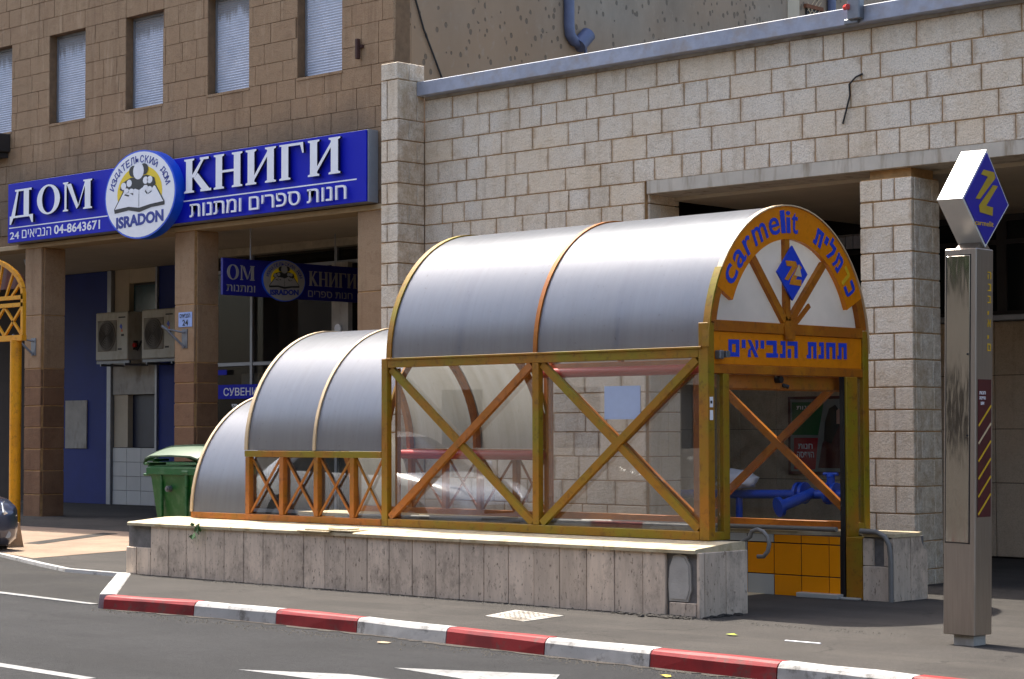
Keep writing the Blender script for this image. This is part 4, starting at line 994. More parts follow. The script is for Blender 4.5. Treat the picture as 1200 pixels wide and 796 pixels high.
# edge beam over the arcade
m = MB(); m.box(-46, XR, YS-.02, YS+.5, 5.22, 5.31, .01); obj('edge_beam', m, simple('beige_soffit', lin(168, 146, 112), .85, .1), sb)
m = MB(); m.box(-46, XR, YS+.501, 27.2, 5.28, 5.6); obj('arcade_ceiling', m, M_ceil, sb)
m = MB(); m.box(-46, XR-.3, YS+.4, 40, 5.61, 28); obj('upper_floors', m, M_interior, sb)
# columns
def column(x0, w_=.58, d_=.54, yf=YS, light=True):
    c = MB(); c.box(x0+.012, x0+w_-.012, yf+.012, yf+d_-.012, -.05, 5.22); C_ = obj('column', c, M_mortar, sb)
    zs = [-.02, .42, .88, 1.30, 1.72, 2.14, 2.50, 2.86, 3.9, 5.215]
    for i, (a, b) in enumerate(zip(zs, zs[1:])):
        j = rnd.uniform(-.004, .004)
        piece('stone', (w_-.012, .06, round(b-a-.018, 2)), M_column_stone if b < 2.9 else M_colsmooth, C_, (x0+w_/2-.006+j, yf+.03, (a+b)/2), .008, .002)
        piece('stone', (.06, d_-.065, round(b-a-.018, 2)), M_column_stone if b < 2.9 else M_colsmooth, C_, (x0+w_-.03+j, yf+.065+(d_-.065)/2, (a+b)/2), .008, .002)
M_colsmooth = m_stone('smooth_column_stone', lin(168, 138, 106), lin(140, 108, 78), .07, .3, .6)
for x0 in (-44.0, -39.18, -34.37, -29.55): column(x0)
column(-24.66, .86)
# arcade back wall
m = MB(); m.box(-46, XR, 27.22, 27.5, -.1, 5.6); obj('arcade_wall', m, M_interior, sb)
def bwbox(name, x0, x1, z0, z1, mat, y0=27.0, y1=27.2, parent=sb, **kw):
    m = MB(); m.box(x0, x1, y0, y1, z0, z1, .004); return obj(name, m, mat, parent)
bwbox('wall_panel', -41.5, -38.28, 0, 5.27, M_bluewall); bwbox('wall_panel', -36.42, -35.3, 0, 5.27, M_bluewall)
bwbox('wall_trim', -38.27, -38.12, 0, 5.27, M_alu, 26.93, 27.2); bwbox('wall_trim', -36.50, -36.43, 0, 5.27, M_alu, 26.95, 27.2)
bwbox('pier_panel', -38.10, -37.56, 2.5, 5.27, M_ceil, 27.02, 27.2); bwbox('lintel_panel', -37.55, -36.51, 4.95, 5.27, M_ceil, 27.02, 27.2)
bwbox('lower_panel', -38.10, -36.51, 2.46, 3.25, M_concrete, 26.98, 27.2)
bwbox('pier_panel', -38.10, -37.58, 1.28, 2.455, M_ceil, 27.02, 27.2)
wf = bwbox('window', -37.55, -36.51, 3.26, 4.94, M_dark, 27.14, 27.2)
bwbox('pane', -37.50, -36.55, 3.30, 4.10, simple('teal_glass', lin(24, 74, 74), .15, .2, 3, bump=0), 27.11, 27.139, wf); bwbox('pane', -37.50, -36.55, 4.20, 4.90, simple('teal_glass_b', lin(30, 66, 78), .15, .2, 3, bump=0), 27.11, 27.139, wf)
bwbox('glazing_bar', -37.55, -36.51, 4.11, 4.19, M_alu, 27.08, 27.139, wf)
bwbox('hatch', -37.56, -36.51, 1.28, 2.45, simple('dark_blue_hatch', lin(22, 30, 52), .4), 27.14, 27.2)
tp = bwbox('tile_panel', -38.10, -36.51, 0, 1.275, M_grout, 27.0, 27.2)
for i in range(4):
    for j in range(3):
        piece('tile', (.52, .02, .31), M_whitetile, tp, (-38.10+.265+j*.53, 26.995, .16+i*.318), .003)
bwbox('notice_board', -39.95, -39.1, 1.25, 2.35, M_concrete, 26.97, 26.999); 
m = MB(); m.tube([(-36.9, 24.3, 5.16), (-36.9, 24.3, 5.279)], [.34, .38], 20); solo('ceiling_lamp', m, M_galv, 'round grey lamp under the arcade ceiling beside the left column', 'lamp', smooth=40)
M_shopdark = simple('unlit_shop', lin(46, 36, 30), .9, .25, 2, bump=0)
# shopfront (y = 25.5)
sf = thing('shopfront', 'dark glazed bookshop front with aluminium bars inside the arcade', 'shopfront', (-30, 25.5, 0))
m = MB(); m.box(-33.6, -25, 25.42, 25.7, 5.12, 5.275, .004); obj('head_beam', m, simple('white_beam', lin(170, 160, 140), .8), sf)
for x in (-33.6, -31.35, -28.84, -26.4):
    m = MB(); m.box(x, x+.07, 25.44, 25.50, .12, 5.1, .003); obj('mullion', m, M_alu, sf)
for z in (2.93, .06, 4.78):
    m = MB(); m.box(-33.6, -25.0, 25.45, 25.49, z, z+.07, .003); obj('transom', m, M_alu, sf)
m = MB(); m.box(-33.6, -25, 25.51, 25.515, .12, 5.1); obj('glass_pane', m, M_shopglass, sf)
m = MB(); m.box(-28.76, -28.3, 25.3, 25.41, 2.5, 4.8); obj('return_panel', m, M_concrete, sf)
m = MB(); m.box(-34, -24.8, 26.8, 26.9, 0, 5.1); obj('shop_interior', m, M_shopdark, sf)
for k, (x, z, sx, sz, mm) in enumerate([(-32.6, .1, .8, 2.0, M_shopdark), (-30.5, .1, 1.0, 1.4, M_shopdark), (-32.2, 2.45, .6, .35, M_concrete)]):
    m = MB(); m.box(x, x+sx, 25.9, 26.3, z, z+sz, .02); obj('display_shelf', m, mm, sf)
m = MB(); m.box(-32.5, -30.6, 25.425, 25.435, 2.28, 2.56); sv = obj('window_banner', m, M_signblue, sf)
obj('lettering', text('СУВЕНИРЫ', (-32.15, -30.7, 2.34, 2.50), planeY(25.425), .003, 0, off=.01), M_letwhite, sv)
obj('lettering', text(heb('מתנות'), (-31.9, -31.0, 1.97, 2.18), planeY(25.435), .003, 0, off=.01), M_letwhite, sf)
m = MB(); m.box(-32.36, -32.05, 25.42, 25.43, 2.76, 2.86); obj('sticker', m, M_signblue, sf)
m = MB(); m.tube([(-28.55, 25.29, 3.55), (-28.55, 25.26, 3.55)], .09, 16); obj('meter', m, M_letwhite, sf, smooth=40)
# plaster side wall
m = MB(); m.box(XR-.3, XR, YS+.395, 33.0, -.1, 28.0); m.box(XR-.3, XR-.006, YS+.35, YS+.394, -.1, 28); obj('side_wall', m, M_plaster, sb)
rb = thing('rear_building', 'plastered rear building with a small barred window above the roof ledge', 'building', (-25, 36, 0))
m = MB(); m.box(XR-.35, XR+.02, 33.01, 33.40, -.1, 16); obj('corner_strip', m, M_ceil, rb)
m = MB(); m.box(XR-.4, XR-.02, 33.41, 60, -.1, 16); obj('wall', m, M_plaster, rb)
m = MB(); m.box(XR-.02, XR+.03, 33.65, 34.15, 9.4, 10.15); wi = obj('window', m, M_dark, rb)
m = MB(); m.box(XR-.02, XR+.05, 33.6, 34.2, 10.16, 10.24); obj('lintel', m, simple('rusty_lintel', lin(120, 76, 50), .9), wi)
m = MB()
for k in range(6): m.beam((XR+.04, 33.66, 9.5+k*.12), (XR+.04, 34.14, 9.98+k*.12), .012, .01, ref=(1, 0, 0)); m.beam((XR+.04, 33.66, 9.98+k*.12-.3), (XR+.04, 34.14, 9.5+k*.12-.3), .012, .01, ref=(1, 0, 0))
obj('grille', m, M_cover, wi)
m = MB(); m.tube([(XR+.08, 34.45, 6), (XR+.08, 34.45, 14)], .09, 10); solo('drain_pipe', m, M_pvc, 'vertical blue-grey pipe right of the small barred window', 'pipe', smooth=40)
m = MB(); m.tube([(XR+.08, 26.40, 14), (XR+.08, 26.40, 8.75), (XR+.08, 26.42, 8.60), (XR+.08, 26.52, 8.50), (XR+.08, 26.72, 8.46)], .095, 14); m.tube([(XR+.10, 26.62, 8.42), (XR+.10, 26.88, 8.66)], .14, 14); m.tube([(XR+.1, 26.80, 8.44), (XR+.1, 26.82, 8.25)], .03, 8)
solo('drain_pipe', m, M_pvc, 'blue-grey drain pipe with an elbow on the pocked plaster wall', 'pipe', smooth=40)
m = MB(); m.tube([(XR+.03, 22.5, 8.95), (XR+.03, 22.68, 8.75), (XR+.03, 22.9, 8.2), (XR+.03, 23.15, 7.75), (XR+.03, 23.45, 7.2), (XR+.03, 23.5, 6.6)], .016, 6)
solo('wall_cable', m, M_cable, 'thin black cable slanting down the pocked plaster wall', 'cable', smooth=40)
m = MB(); m.box(-24.62, -24.56, YS-.10, YS-.02, 7.72, 8.05, .01); m.box(-24.60, -24.50, YS-.05, YS, 7.9, 7.95); solo('wall_hook', m, simple('rust', lin(70, 42, 34), .8), 'rusty bracket on the brown stone right of the last shutter', 'bracket')
# AC box under far-left window
m = MB(); m.box(-35.6, -34.92, YS-.35, YS-.002, 7.18, 7.55, .02); m.box(-35.5, -35.0, YS-.3, YS-.002, 7.08, 7.17); solo('window_unit', m, M_dark, 'dark box unit fixed below the leftmost shuttered window', 'air conditioner')

# ---- serif letters from abutting pieces
S_ = .07
def g_rect(a, b, c, d): return [(a, c), (b, c), (b, d), (a, d)]
def stem(x, w_, ser=.06, b=True, t=True, z0=0, z1=1):
    P = []
    if b: P.append([(x-ser, z0), (x+w_+ser, z0), (x+w_+ser, z0+.045), (x+w_, z0+S_), (x, z0+S_), (x-ser, z0+.045)])
    if t: P.append([(x-ser, z1-.045), (x, z1-S_), (x+w_, z1-S_), (x+w_+ser, z1-.045), (x+w_+ser, z1), (x-ser, z1)])
    P.append(g_rect(x, x+w_, z0+(S_ if b else 0), z1-(S_ if t else 0))); return P
def ringp(cx, cz, ro, rzo, ri, rzi, n=28):
    return [[(cx+ro*math.cos(a), cz+rzo*math.sin(a)), (cx+ro*math.cos(b), cz+rzo*math.sin(b)), (cx+ri*math.cos(b), cz+rzi*math.sin(b)), (cx+ri*math.cos(a), cz+rzi*math.sin(a))]
            for a, b in [(2*math.pi*k/n, 2*math.pi*(k+1)/n) for k in range(n)]]
GL = {
 'К': (.86, stem(.06, .2)+[[(.26, .44), (.34, .44), (.62, .93), (.54, .93), (.26, .52)], [(.34, .44001), (.30, .42), (.56, .07), (.80, .07), (.43, .56)], g_rect(.50, .78, .93, 1.0), g_rect(.52, .86, 0, .0699)]),
 'Н': (.90, stem(.06, .2)+stem(.62, .2)+[g_rect(.26, .62, .46, .53)]),
 'И': (.92, stem(.06, .2)+stem(.64, .2)+[[(.26, .12), (.64, .74), (.64, .88), (.26, .26)]]),
 'Г': (.74, stem(.06, .2, t=False)+[g_rect(.0, .06, .955, 1.0), g_rect(.06, .26, 1.0, 1.0001), [(.26, .93), (.60, .93), (.66, .70), (.70, .70), (.68, 1.0), (.26, 1.0)]]),
 'Д': (.94, [[(.06, .07), (.20, .07), (.34, .93), (.27, .93)], g_rect(.54, .74, .07, .93), g_rect(.20, .84, .93, 1.0), [(.0, 0.0), (.90, 0.0), (.90, .07), (.0, .07)], [(.0, -.22), (.05, -.22), (.14, .0), (.0, .0)], [(.76, 0), (.85, -.22), (.90, -.22), (.90, 0)]]),
 'О': (.92, ringp(.46, .5, .43, .52, .24, .46)),
 'М': (1.10, stem(.06, .075)+stem(.80, .2)+[[(.135, .93), (.30, .93), (.58, .12), (.50, .04)], [(.58, .12), (.80, .80), (.80, .93), (.545, .10)]]),
}
def serif(word, x0, x1, zb, h, fn, d0, d1, parent, slope=0., side=M_letside, gap=.08, face=None):
    tot = sum(GL[c][0] for c in word)+gap*(len(word)-1); k = (x1-x0)/tot; x = x0
    for c in word:
        w_, polys = GL[c]; m = MB()
        for P in polys:
            ar = sum(P[i][0]*P[(i+1) % len(P)][1]-P[(i+1) % len(P)][0]*P[i][1] for i in range(len(P)))
            if abs(ar) < 1e-4: continue
            Q = [(x+u*k, zb+v*h+slope*(x+u*k-x0)) for u, v in P]
            m.cur = 0; n = len(Q); kk = len(m.v)
            m.v += [tuple(fn(u, v, d1)) for u, v in Q]+[tuple(fn(u, v, d0)) for u, v in Q]
            m.f.append(tuple(range(kk, kk+n))); m.mi.append(0); m.f.append(tuple(range(kk+2*n-1, kk+n-1, -1))); m.mi.append(1)
            for i in range(n): m.f.append((kk+i, kk+(i+1) % n, kk+n+(i+1) % n, kk+n+i)); m.mi.append(1)
        obj('letter', m, [face or M_letwhite, side], parent)
        x += (w_+gap)*k
def disc(cx, cz, rx, rz, fn, d0, d1, n=48):
    m = MB(); m.prism([(cx+rx*math.cos(2*math.pi*k/n), cz+rz*math.sin(2*math.pi*k/n)) for k in range(n)], fn, d0, d1); return m
def emblem_disc(cx, cz, rx, rz, fn, parent, depth, top='ИЗДАТЕЛЬСКИЙ ДОМ', white=None):
    M_letwhite = white or globals()['M_letwhite']
    o = obj('disc', disc(cx, cz, rx, rz, fn, .0, depth), M_ringblue, parent, smooth=40)
    obj('disc_face', disc(cx, cz, rx*.965, rz*.965, fn, depth+.001, depth+.004), M_letwhite, o)
    D = depth+.004
    # yellow half sun behind the figure, cut by the book
    a = [(cx+.63*rx*math.cos(t), cz+.04*rz+.61*rz*math.sin(t)) for t in [R_(-22+224*k/30) for k in range(31)]]
    m = MB(); m.prism(a, fn, D+.001, D+.003); obj('yellow_sun', m, M_signyellow, o)
    U = lambda x, z: (cx+x*rx, cz+z*rz)
    m = MB()
    m.prism([U(-.72, -.28), U(-.70, -.37), U(-.30, -.33), U(0, -.40), U(.34, -.32), U(.70, -.30), U(.70, -.22), U(.3, -.22), U(0, -.28), U(-.3, -.22)], fn, D+.0035, D+.005)
    obj('book_edge', m, M_black, o)
    m = MB(); m.prism([U(-.72, -.28), U(.70, -.22), U(.465, .165), U(.14, .19), U(-.16, .18), U(-.445, .14)], fn, D+.0052, D+.0060); obj('page_outline', m, M_black, o)
    m = MB(); m.prism([U(-.69, -.28), U(-.30, -.25), U(-.015, -.30), U(-.01, .10), U(-.16, .16), U(-.42, .12)], fn, D+.0062, D+.0085); m.prism([U(.0, -.30), U(.3, -.25), U(.67, -.22), U(.44, .15), U(.14, .17), U(.0, .10)], fn, D+.0062, D+.0085)
    obj('book_pages', m, M_letwhite, o)
    m = MB()   # ink: figure outline
    m.prism([U(-.55, .16), U(-.50, .30), U(-.25, .40), U(.22, .42), U(.42, .34), U(.46, .20), U(.35, .10), U(.12, .16), U(-.12, .14), U(-.35, .06)], fn, D+.0088, D+.010)
    m.merge(disc(U(-.17, .54)[0], U(-.17, .54)[1], .12*rx, .13*rz, fn, D+.0088, D+.010, 14)); m.merge(disc(U(.13, .56)[0], U(.13, .56)[1], .12*rx, .13*rz, fn, D+.0088, D+.0101, 14))
    obj('figure_outline', m, M_black, o)
    m = MB()
    m.merge(disc(U(-.02, .53)[0], U(-.02, .53)[1], .15*rx, .19*rz, fn, D+.0105, D+.012, 18))
    for a_ in ((-.44, .23), (-.28, .28), (.30, .30), (.18, .30)): m.merge(disc(U(*a_)[0], U(*a_)[1], .075*rx, .085*rz, fn, D+.0105, D+.012, 10))
    for a_ in ((-.36, .12), (-.22, .10), (.18, .14), (.29, .10)): m.merge(disc(U(*a_)[0], U(*a_)[1], .07*rx, .055*rz, fn, D+.0105, D+.0125, 10))
    obj('figure_fill', m, M_letwhite, o)
    m = MB()
    for q in ((-.42, .02, -.30, -.02), (.24, -.02, .34, .02), (-.26, .05, -.18, .0), (.16, .05, .22, -.02)): m.prism([U(q[0], q[1]), U(q[2], q[3]), U(q[2]+.02, q[3]+.03), U(q[0]+.02, q[1]+.03)], fn, D+.0088, D+.0105)
    m.prism([U(-.012, -.27), U(.0, -.27), U(.0, .0), U(-.012, .0)], fn, D+.0088, D+.010); obj('ink_marks', m, M_black, o)
    obj('lettering', text('ISRADON', (cx-.66*rx, cx+.67*rx, cz-.70*rz, cz-.43*rz), lambda u, v, d: fn(u, v+.04*(u-cx), d), D+.004, D+.0, off=.045), M_navy, o)
    n_ = len(top)
    for k, ch in enumerate(top):
        if ch == ' ': continue
        t = R_(163-146*k/(n_-1)); px, pz = cx+.81*rx*math.cos(t), cz+.80*rz*math.sin(t)
        tx, tz = rx*math.sin(t), -rz*math.cos(t); l_ = math.hypot(tx, tz); tx /= l_; tz /= l_; nx, nz = -tz, tx
        ww = .105*rx*(1.15 if ch in 'ДМ' else 1); hh = .17*rz
        obj('letter', text(ch, (-ww/2, ww/2, -hh/2, hh/2), lambda u, v, d: fn(px+tx*u+nx*v, pz+tz*u+nz*v, d), D+.004, D, off=.012), M_navy, o)
    return o
# main sign
sg = thing('bookshop_sign', 'long blue shop sign with raised white letters and a round emblem above the arcade', 'shop sign', (-29.4, 22.1, 5.3))
m = MB(); m.box(-34.62, -24.155, 22.03, YS-.001, 5.325, 6.505, .005); bd = obj('box', m, M_alu, sg)
m = MB(); m.box(-34.60, -24.175, 22.0, 22.029, 5.335, 6.495, .003); fp = obj('face', m, M_signblue, sg)
F0 = planeY(22.0)
m = MB(); m.box(-34.55, -31.2, 21.996, 21.9995, 5.615, 5.635); m.box(-29.2, -24.4, 21.996, 21.9995, 5.70, 5.722); obj('rule_line', m, M_letwhite, fp)
serif('ДОМ', -34.42, -31.62, 5.80, .55, F0, .03, .075, fp, slope=.0)
serif('КНИГИ', -28.86, -24.70, 5.835, .60, F0, .03, .075, fp, slope=.0)
def raised(s_, fit, parent, off=.008):
    # one print of raised white letters standing off the sign face
    obj('lettering', text(s_, fit, F0, .06, .035, off=off), [M_letwhite], parent)
raised(heb('חנות ספרים ומתנות'), (-28.72, -24.60, 5.40, 5.64), fp, .0)
obj('lettering', text('24', (-34.52, -34.2, 5.40, 5.54), F0, .004, .0, off=.01), M_letwhite, fp)
obj('lettering', text(heb('הנביאים'), (-34.1, -33.1, 5.40, 5.56), F0, .004, .0, off=.0), M_letwhite, fp)
obj('lettering', text('04-8643671', (-33.0, -31.5, 5.40, 5.575), F0, .004, .0, off=.02), M_letwhite, fp)
emblem_disc(-30.0, 5.905, 1.07, .80, F0, sg, .20)
# second sign inside the arcade, facing along the arcade
s2 = thing('arcade_sign', 'smaller blue copy of the bookshop sign hanging across the arcade in shade', 'shop sign', (-28.2, 23.8, 4.0))
G0 = planeX(-28.18)
m = MB(); m.box(-28.24, -28.18, 22.26, 25.44, 4.03, 4.68, .004); f2 = obj('face', m, M_shadeblue, s2)
serif('ОМ', 22.34, 22.98, 4.31, .26, G0, .0, .01, f2, side=M_shadewhite, face=M_shadewhite)
serif('КНИГИ', 24.24, 25.40, 4.285, .27, G0, .0, .01, f2, side=M_shadewhite, face=M_shadewhite)
obj('lettering', text(heb('ומתנות'), (22.34, 22.98, 4.10, 4.22), G0, .006, 0), M_shadewhite, f2)
obj('lettering', text(heb('חנות ספרים'), (24.22, 25.3, 4.08, 4.20), G0, .006, 0), M_shadewhite, f2)
emblem_disc(23.63, 4.345, .50, .375, G0, s2, .03, white=M_shadewhite)
m = MB(); m.tube([(-28.21, 22.9, 4.68), (-28.21, 22.9, 5.28)], .012, 6); m.tube([(-28.21, 24.9, 4.68), (-28.21, 24.9, 5.28)], .012, 6); obj('hanger', m, M_alu, s2)

# ---- air conditioners
def ac(x0, label):
    t = thing('air_conditioner', label, 'air conditioner', (x0+.6, 26.6, 3.18), 'outdoor units on the arcade wall')
    x1 = x0+1.19
    m = MB(); m.box(x0, x1, 26.3, 26.90, 3.20, 4.26, .02); c = obj('casing', m, M_acwhite, t)
    m = MB(); m.box(x0+.09, x0+.79, 26.285, 26.2995, 3.40, 4.08, .01); gf = obj('grille_panel', m, simple('ac_grille_grey', lin(120, 112, 98), .6), t)
    cx, cz = x0+.45, 3.74
    m = MB(); m.lathe([(.335, 0), (.335, .012), (.31, .016)], lambda u, v, d: (cx+u*.95, 26.284-d, cz+v), 24); obj('fan_grille', m, M_grille, gf, smooth=30)
    m = MB()
    for k in range(6): m.tube([(cx+.95*(.05*k+.03)*math.cos(q*math.pi/10), 26.262, cz+(.05*k+.03)*math.sin(q*math.pi/10)) for q in range(21)], .006, 5)
    obj('guard_ring', m, M_dark, gf)
    for q in ((x0+.86, 4.12, 1.08, .03), (x0+.96, 3.72, .1, .05), (x0+.84, 3.42, .14, .04)):
        m = MB(); m.box(q[0], min(q[0]+(.25 if q[2] > 1 else q[2]), x1-.03), 26.296, 26.2995, q[1], q[1]+q[3]); obj('label', m, M_dark, t)
    m = MB(); m.prism([(x0+.9, 3.93), (x0+.98, 3.86), (x0+1.0, 3.94), (x0+.95, 4.0)], planeY(26.3), .001, .004); obj('logo_mark', m, M_blueprint, t)
    m = MB(); m.prism([(x0+.95, 3.82), (x0+1.02, 3.82), (x0+.99, 3.89)], planeY(26.3), .001, .004); obj('logo_mark', m, simple('orange_mark', lin(220, 90, 40), .5), t)
    m = MB(); m.box(x0-.03, x1, 26.35, 26.4, 3.13, 3.19); m.box(x0+.1, x0+.14, 26.35, 26.99, 3.08, 3.13); m.box(x1-.2, x1-.16, 26.35, 26.99, 3.08, 3.13); obj('bracket', m, M_galv, t)
    m = MB(); m.tube([(x1+.0, 26.5, 3.45), (x1+.08, 26.5, 3.42), (x1+.09, 26.6, 3.6), (x1+.05, 26.9, 3.7)], .025, 8); m.box(x1, x1+.04, 26.45, 26.55, 3.42, 3.62); obj('valve', m, M_dark, t)
    if x0 < -37:
        m = MB(); m.tube([(x1+.06, 26.48, 3.52), (x1+.06, 26.42, 3.52)], .05, 10); obj('valve_cap', m, M_redpipe, t)
ac(-37.80, 'left beige outdoor air conditioner on the arcade wall, fully visible')
ac(-36.10, 'right beige outdoor air conditioner, partly hidden by the stone column')
# plates and brackets
pt = thing('house_number_plate', 'small pale blue plate with the house number 24 on the column', 'sign', (-29.2, 22.24, 3.5))
m = MB(); m.box(-29.42, -29.03, 22.238, 22.249, 3.50, 3.765, .003); obj('plate', m, simple('plate_blue', lin(150, 172, 220), .4), pt)
obj('lettering', text(heb('הנביאים'), (-29.38, -29.08, 3.665, 3.735), planeY(22.238), .003, 0, off=.01), M_black, pt)
obj('lettering', text('24', (-29.30, -29.14, 3.525, 3.63), planeY(22.238), .003, 0, off=.02), M_black, pt)
for x in (-34.12, -29.32):
    t = thing('wall_bracket', 'grey steel flag bracket on the %s arcade column' % ('left' if x < -30 else 'second'), 'bracket', (x, 22.2, 3.2), 'brackets on the columns')
    m = MB(); m.box(x+.0, x+.16, 22.235, 22.249, 3.12, 3.46); m.tube([(x+.08, 22.23, 3.40), (x-.12, 21.98, 3.46)], .018, 8); m.tube([(x+.08, 22.23, 3.14), (x-.12, 21.98, 3.46)], .022, 8); m.tube([(x-.10, 22.0, 3.44), (x-.18, 21.93, 3.52)], .028, 8)
    obj('arm', m, M_galv, t, smooth=40)

# ================================================================ DUMPSTERS
def dumpster(x, y, label, s=1.0):
    t = thing('dumpster', label, 'dumpster', (x, y, 0), 'green wheeled dumpsters')
    W, D = 1.22, 1.05
    def sec(z, w_, d_, r=.06):
        return [(x+W/2+sx*w_/2, y+D/2+sy*d_/2, z) for sx, sy in ((-.94, -1), (.94, -1), (1, -.94), (1, .94), (.94, 1), (-.94, 1), (-1, .94), (-1, -.94))]
    m = MB(); V = []
    for z_, w_, d_ in ((.16, 1.0, .80), (.55, 1.08, .90), (.95, 1.15, 1.0), (1.0, 1.17, 1.02), (1.01, 1.28, 1.10), (1.10, 1.28, 1.10), (1.13, 1.20, 1.04)): V += sec(z_, w_, d_)
    m.add(V, [(8*k+j, 8*k+(j+1) % 8, 8*k+8+(j+1) % 8, 8*k+8+j) for k in range(6) for j in range(8)]+[tuple(range(7, -1, -1)), tuple(range(48, 56))])
    b = obj('body', m, M_greenbin, t, smooth=30)
    # ribs and lugs
    for rx in (.30, .90):
        m = MB(); m.box(x+rx, x+rx+.05, y-.0, y+.05, .35, 1.0, .01); obj('stiffener', m, M_greenbin, t)
    m = MB()
    m.box(x+.86, x+1.02, y-.035, y+.03, 1.02, 1.07, .01); m.box(x+.92, x+.98, y-.02, y+.03, .84, 1.03, .01)
    obj('hinge_block', m, M_greenbin, t)
    m = MB(); m.box(x-.13, x+.02, y+.02, y+.34, .98, 1.02, .01); m.box(x-.13, x+.02, y+.02, y+.34, 1.14, 1.18, .01); m.box(x-.10, x+.02, y+.08, y+.12, 1.02, 1.14); obj('lifting_lug', m, M_greenbin, t)
    m = MB(); m.tube([(x+.52, y+.04, .80), (x+.52, y-.03, .80)], .045, 14); m.tube([(x+.52, y-.031, .80), (x+.52, y-.05, .80)], .025, 12); obj('drain_cap', m, M_galv, t, smooth=40)
    m = MB(); V = []; nn = 10
    for k in range(nn+1):
        u = k/nn; yy = y-.03+(D+.06)*u; zz = 1.17+.24*math.sin(math.pi*min(1, u*.85+.12))**.75
        e = .0
        for xx_, dz in ((-.06, -.10), (-.02, -.035), (.12, 0), (.6, .012), (1.08, 0), (1.24, -.035), (1.28, -.10)): V.append((x+xx_, yy, zz+dz))
    F = [(7*k+j, 7*k+j+1, 7*k+8+j, 7*k+7+j) for k in range(nn) for j in range(6)]
    nb = len(V); V += [(a, b_, c_-.025) for a, b_, c_ in V]
    F += [(nb+7*k+7+j, nb+7*k+8+j, nb+7*k+j+1, nb+7*k+j) for k in range(nn) for j in range(6)]
    for k in range(nn): F += [(7*k, 7*k+7, nb+7*k+7, nb+7*k), (7*k+6, nb+7*k+6, nb+7*k+13, 7*k+13)]
    for j in range(6): F += [(j, nb+j, nb+j+1, j+1), (7*nn+j, 7*nn+j+1, nb+7*nn+j+1, nb+7*nn+j)]
    m.add(V, F); obj('lid', m, M_greenlid, t, smooth=40)
    for wx in (.14, 1.08):
        for wy in (.16, .9):
            m = MB(); m.tube([(x+wx-.025, y+wy, .08), (x+wx+.025, y+wy, .08)], .08, 14); m.box(x+wx-.035, x+wx+.035, y+wy-.03, y+wy+.03, .09, .17); obj('wheel', m, M_rubber, t, smooth=30)
    return t
dumpster(-24.75, 18.15, 'front green dumpster with pale lid left of the low wall')
dumpster(-27.95, 20.6, 'rear green dumpster, only its lid showing behind the front one')

# ================================================================ STONE BOLLARD, GATEWAY, LITTER
m = MB()
V = [(-25.48, 15.96, -.02), (-25.12, 15.96, -.02), (-25.12, 16.28, -.02), (-25.48, 16.28, -.02), (-25.44, 16.0, .34), (-25.17, 16.0, .34), (-25.17, 16.24, .34), (-25.44, 16.24, .34), (-25.38, 16.05, .38), (-25.22, 16.05, .38), (-25.22, 16.19, .38), (-25.38, 16.19, .38)]
m.add(V, [(4*k+j, 4*k+(j+1) % 4, 4*k+4+(j+1) % 4, 4*k+4+j) for k in (0, 1) for j in range(4)]+[(3, 2, 1, 0), (8, 9, 10, 11)])
solo('stone_bollard', m, M_colsmooth, 'low tapered concrete bollard beside the parked car bumper', 'bollard')
gw = thing('yellow_gateway', 'bright yellow lattice arch on a round post at the far left edge', 'gateway', (-31.3, 19.8, 0))
GX, GY = -30.72, 19.8
m = MB(); m.tube([(GX-.13, GY, 0), (GX-.13, GY, 3.24)], .10, 20); obj('post', m, M_amberpost, gw, smooth=40)
m = MB(); m.tube([(GX-2.85, GY, 0), (GX-2.85, GY, 3.24)], .10, 20); obj('post', m, M_amberpost, gw, smooth=40)
m = MB()
def gb(p, q, w_=.055): m.beam((p[0], GY+.0, p[1]), (q[0], GY, q[1]), w_, w_)
xl, xr = GX-3.1, GX+.12
gb((xl, 3.28), (xr, 3.28), .10); gb((xl, 3.99), (xr, 3.99), .07); gb((xl, 3.86), (xr, 3.86), .07); gb((xr-.03, 3.28), (xr-.03, 4.05), .07); gb((xl+.03, 3.28), (xl+.03, 4.05), .07)
k = xr-.06
while k > xl+.4:
    gb((k, 3.32), (k-.55, 3.83), .04); gb((k, 3.83), (k-.55, 3.32), .04); k -= .55
n = 20; cxg = (xl+xr)/2; rg = (xr-xl)/2-.03; prev = None
for q in range(n+1):
    a = math.pi*q/n; p = (cxg+rg*math.cos(a), 4.03+.72*math.sin(a))
    if prev: gb(prev, p, .07)
    if q in (2, 4, 6, 9, 11, 14, 16, 18): gb(p, (cxg+(p[0]-cxg)*.8, 4.0), .04)
    prev = p
obj('lattice', m, M_amberpost, gw)
m = MB(); m.prism([(cxg+(rg-.06)*math.cos(math.pi*q/16), 4.16+.56*math.sin(math.pi*q/16)) for q in range(17)], planeY(GY+.07), -.02, .0); obj('arch_infill', m, M_hood, gw)
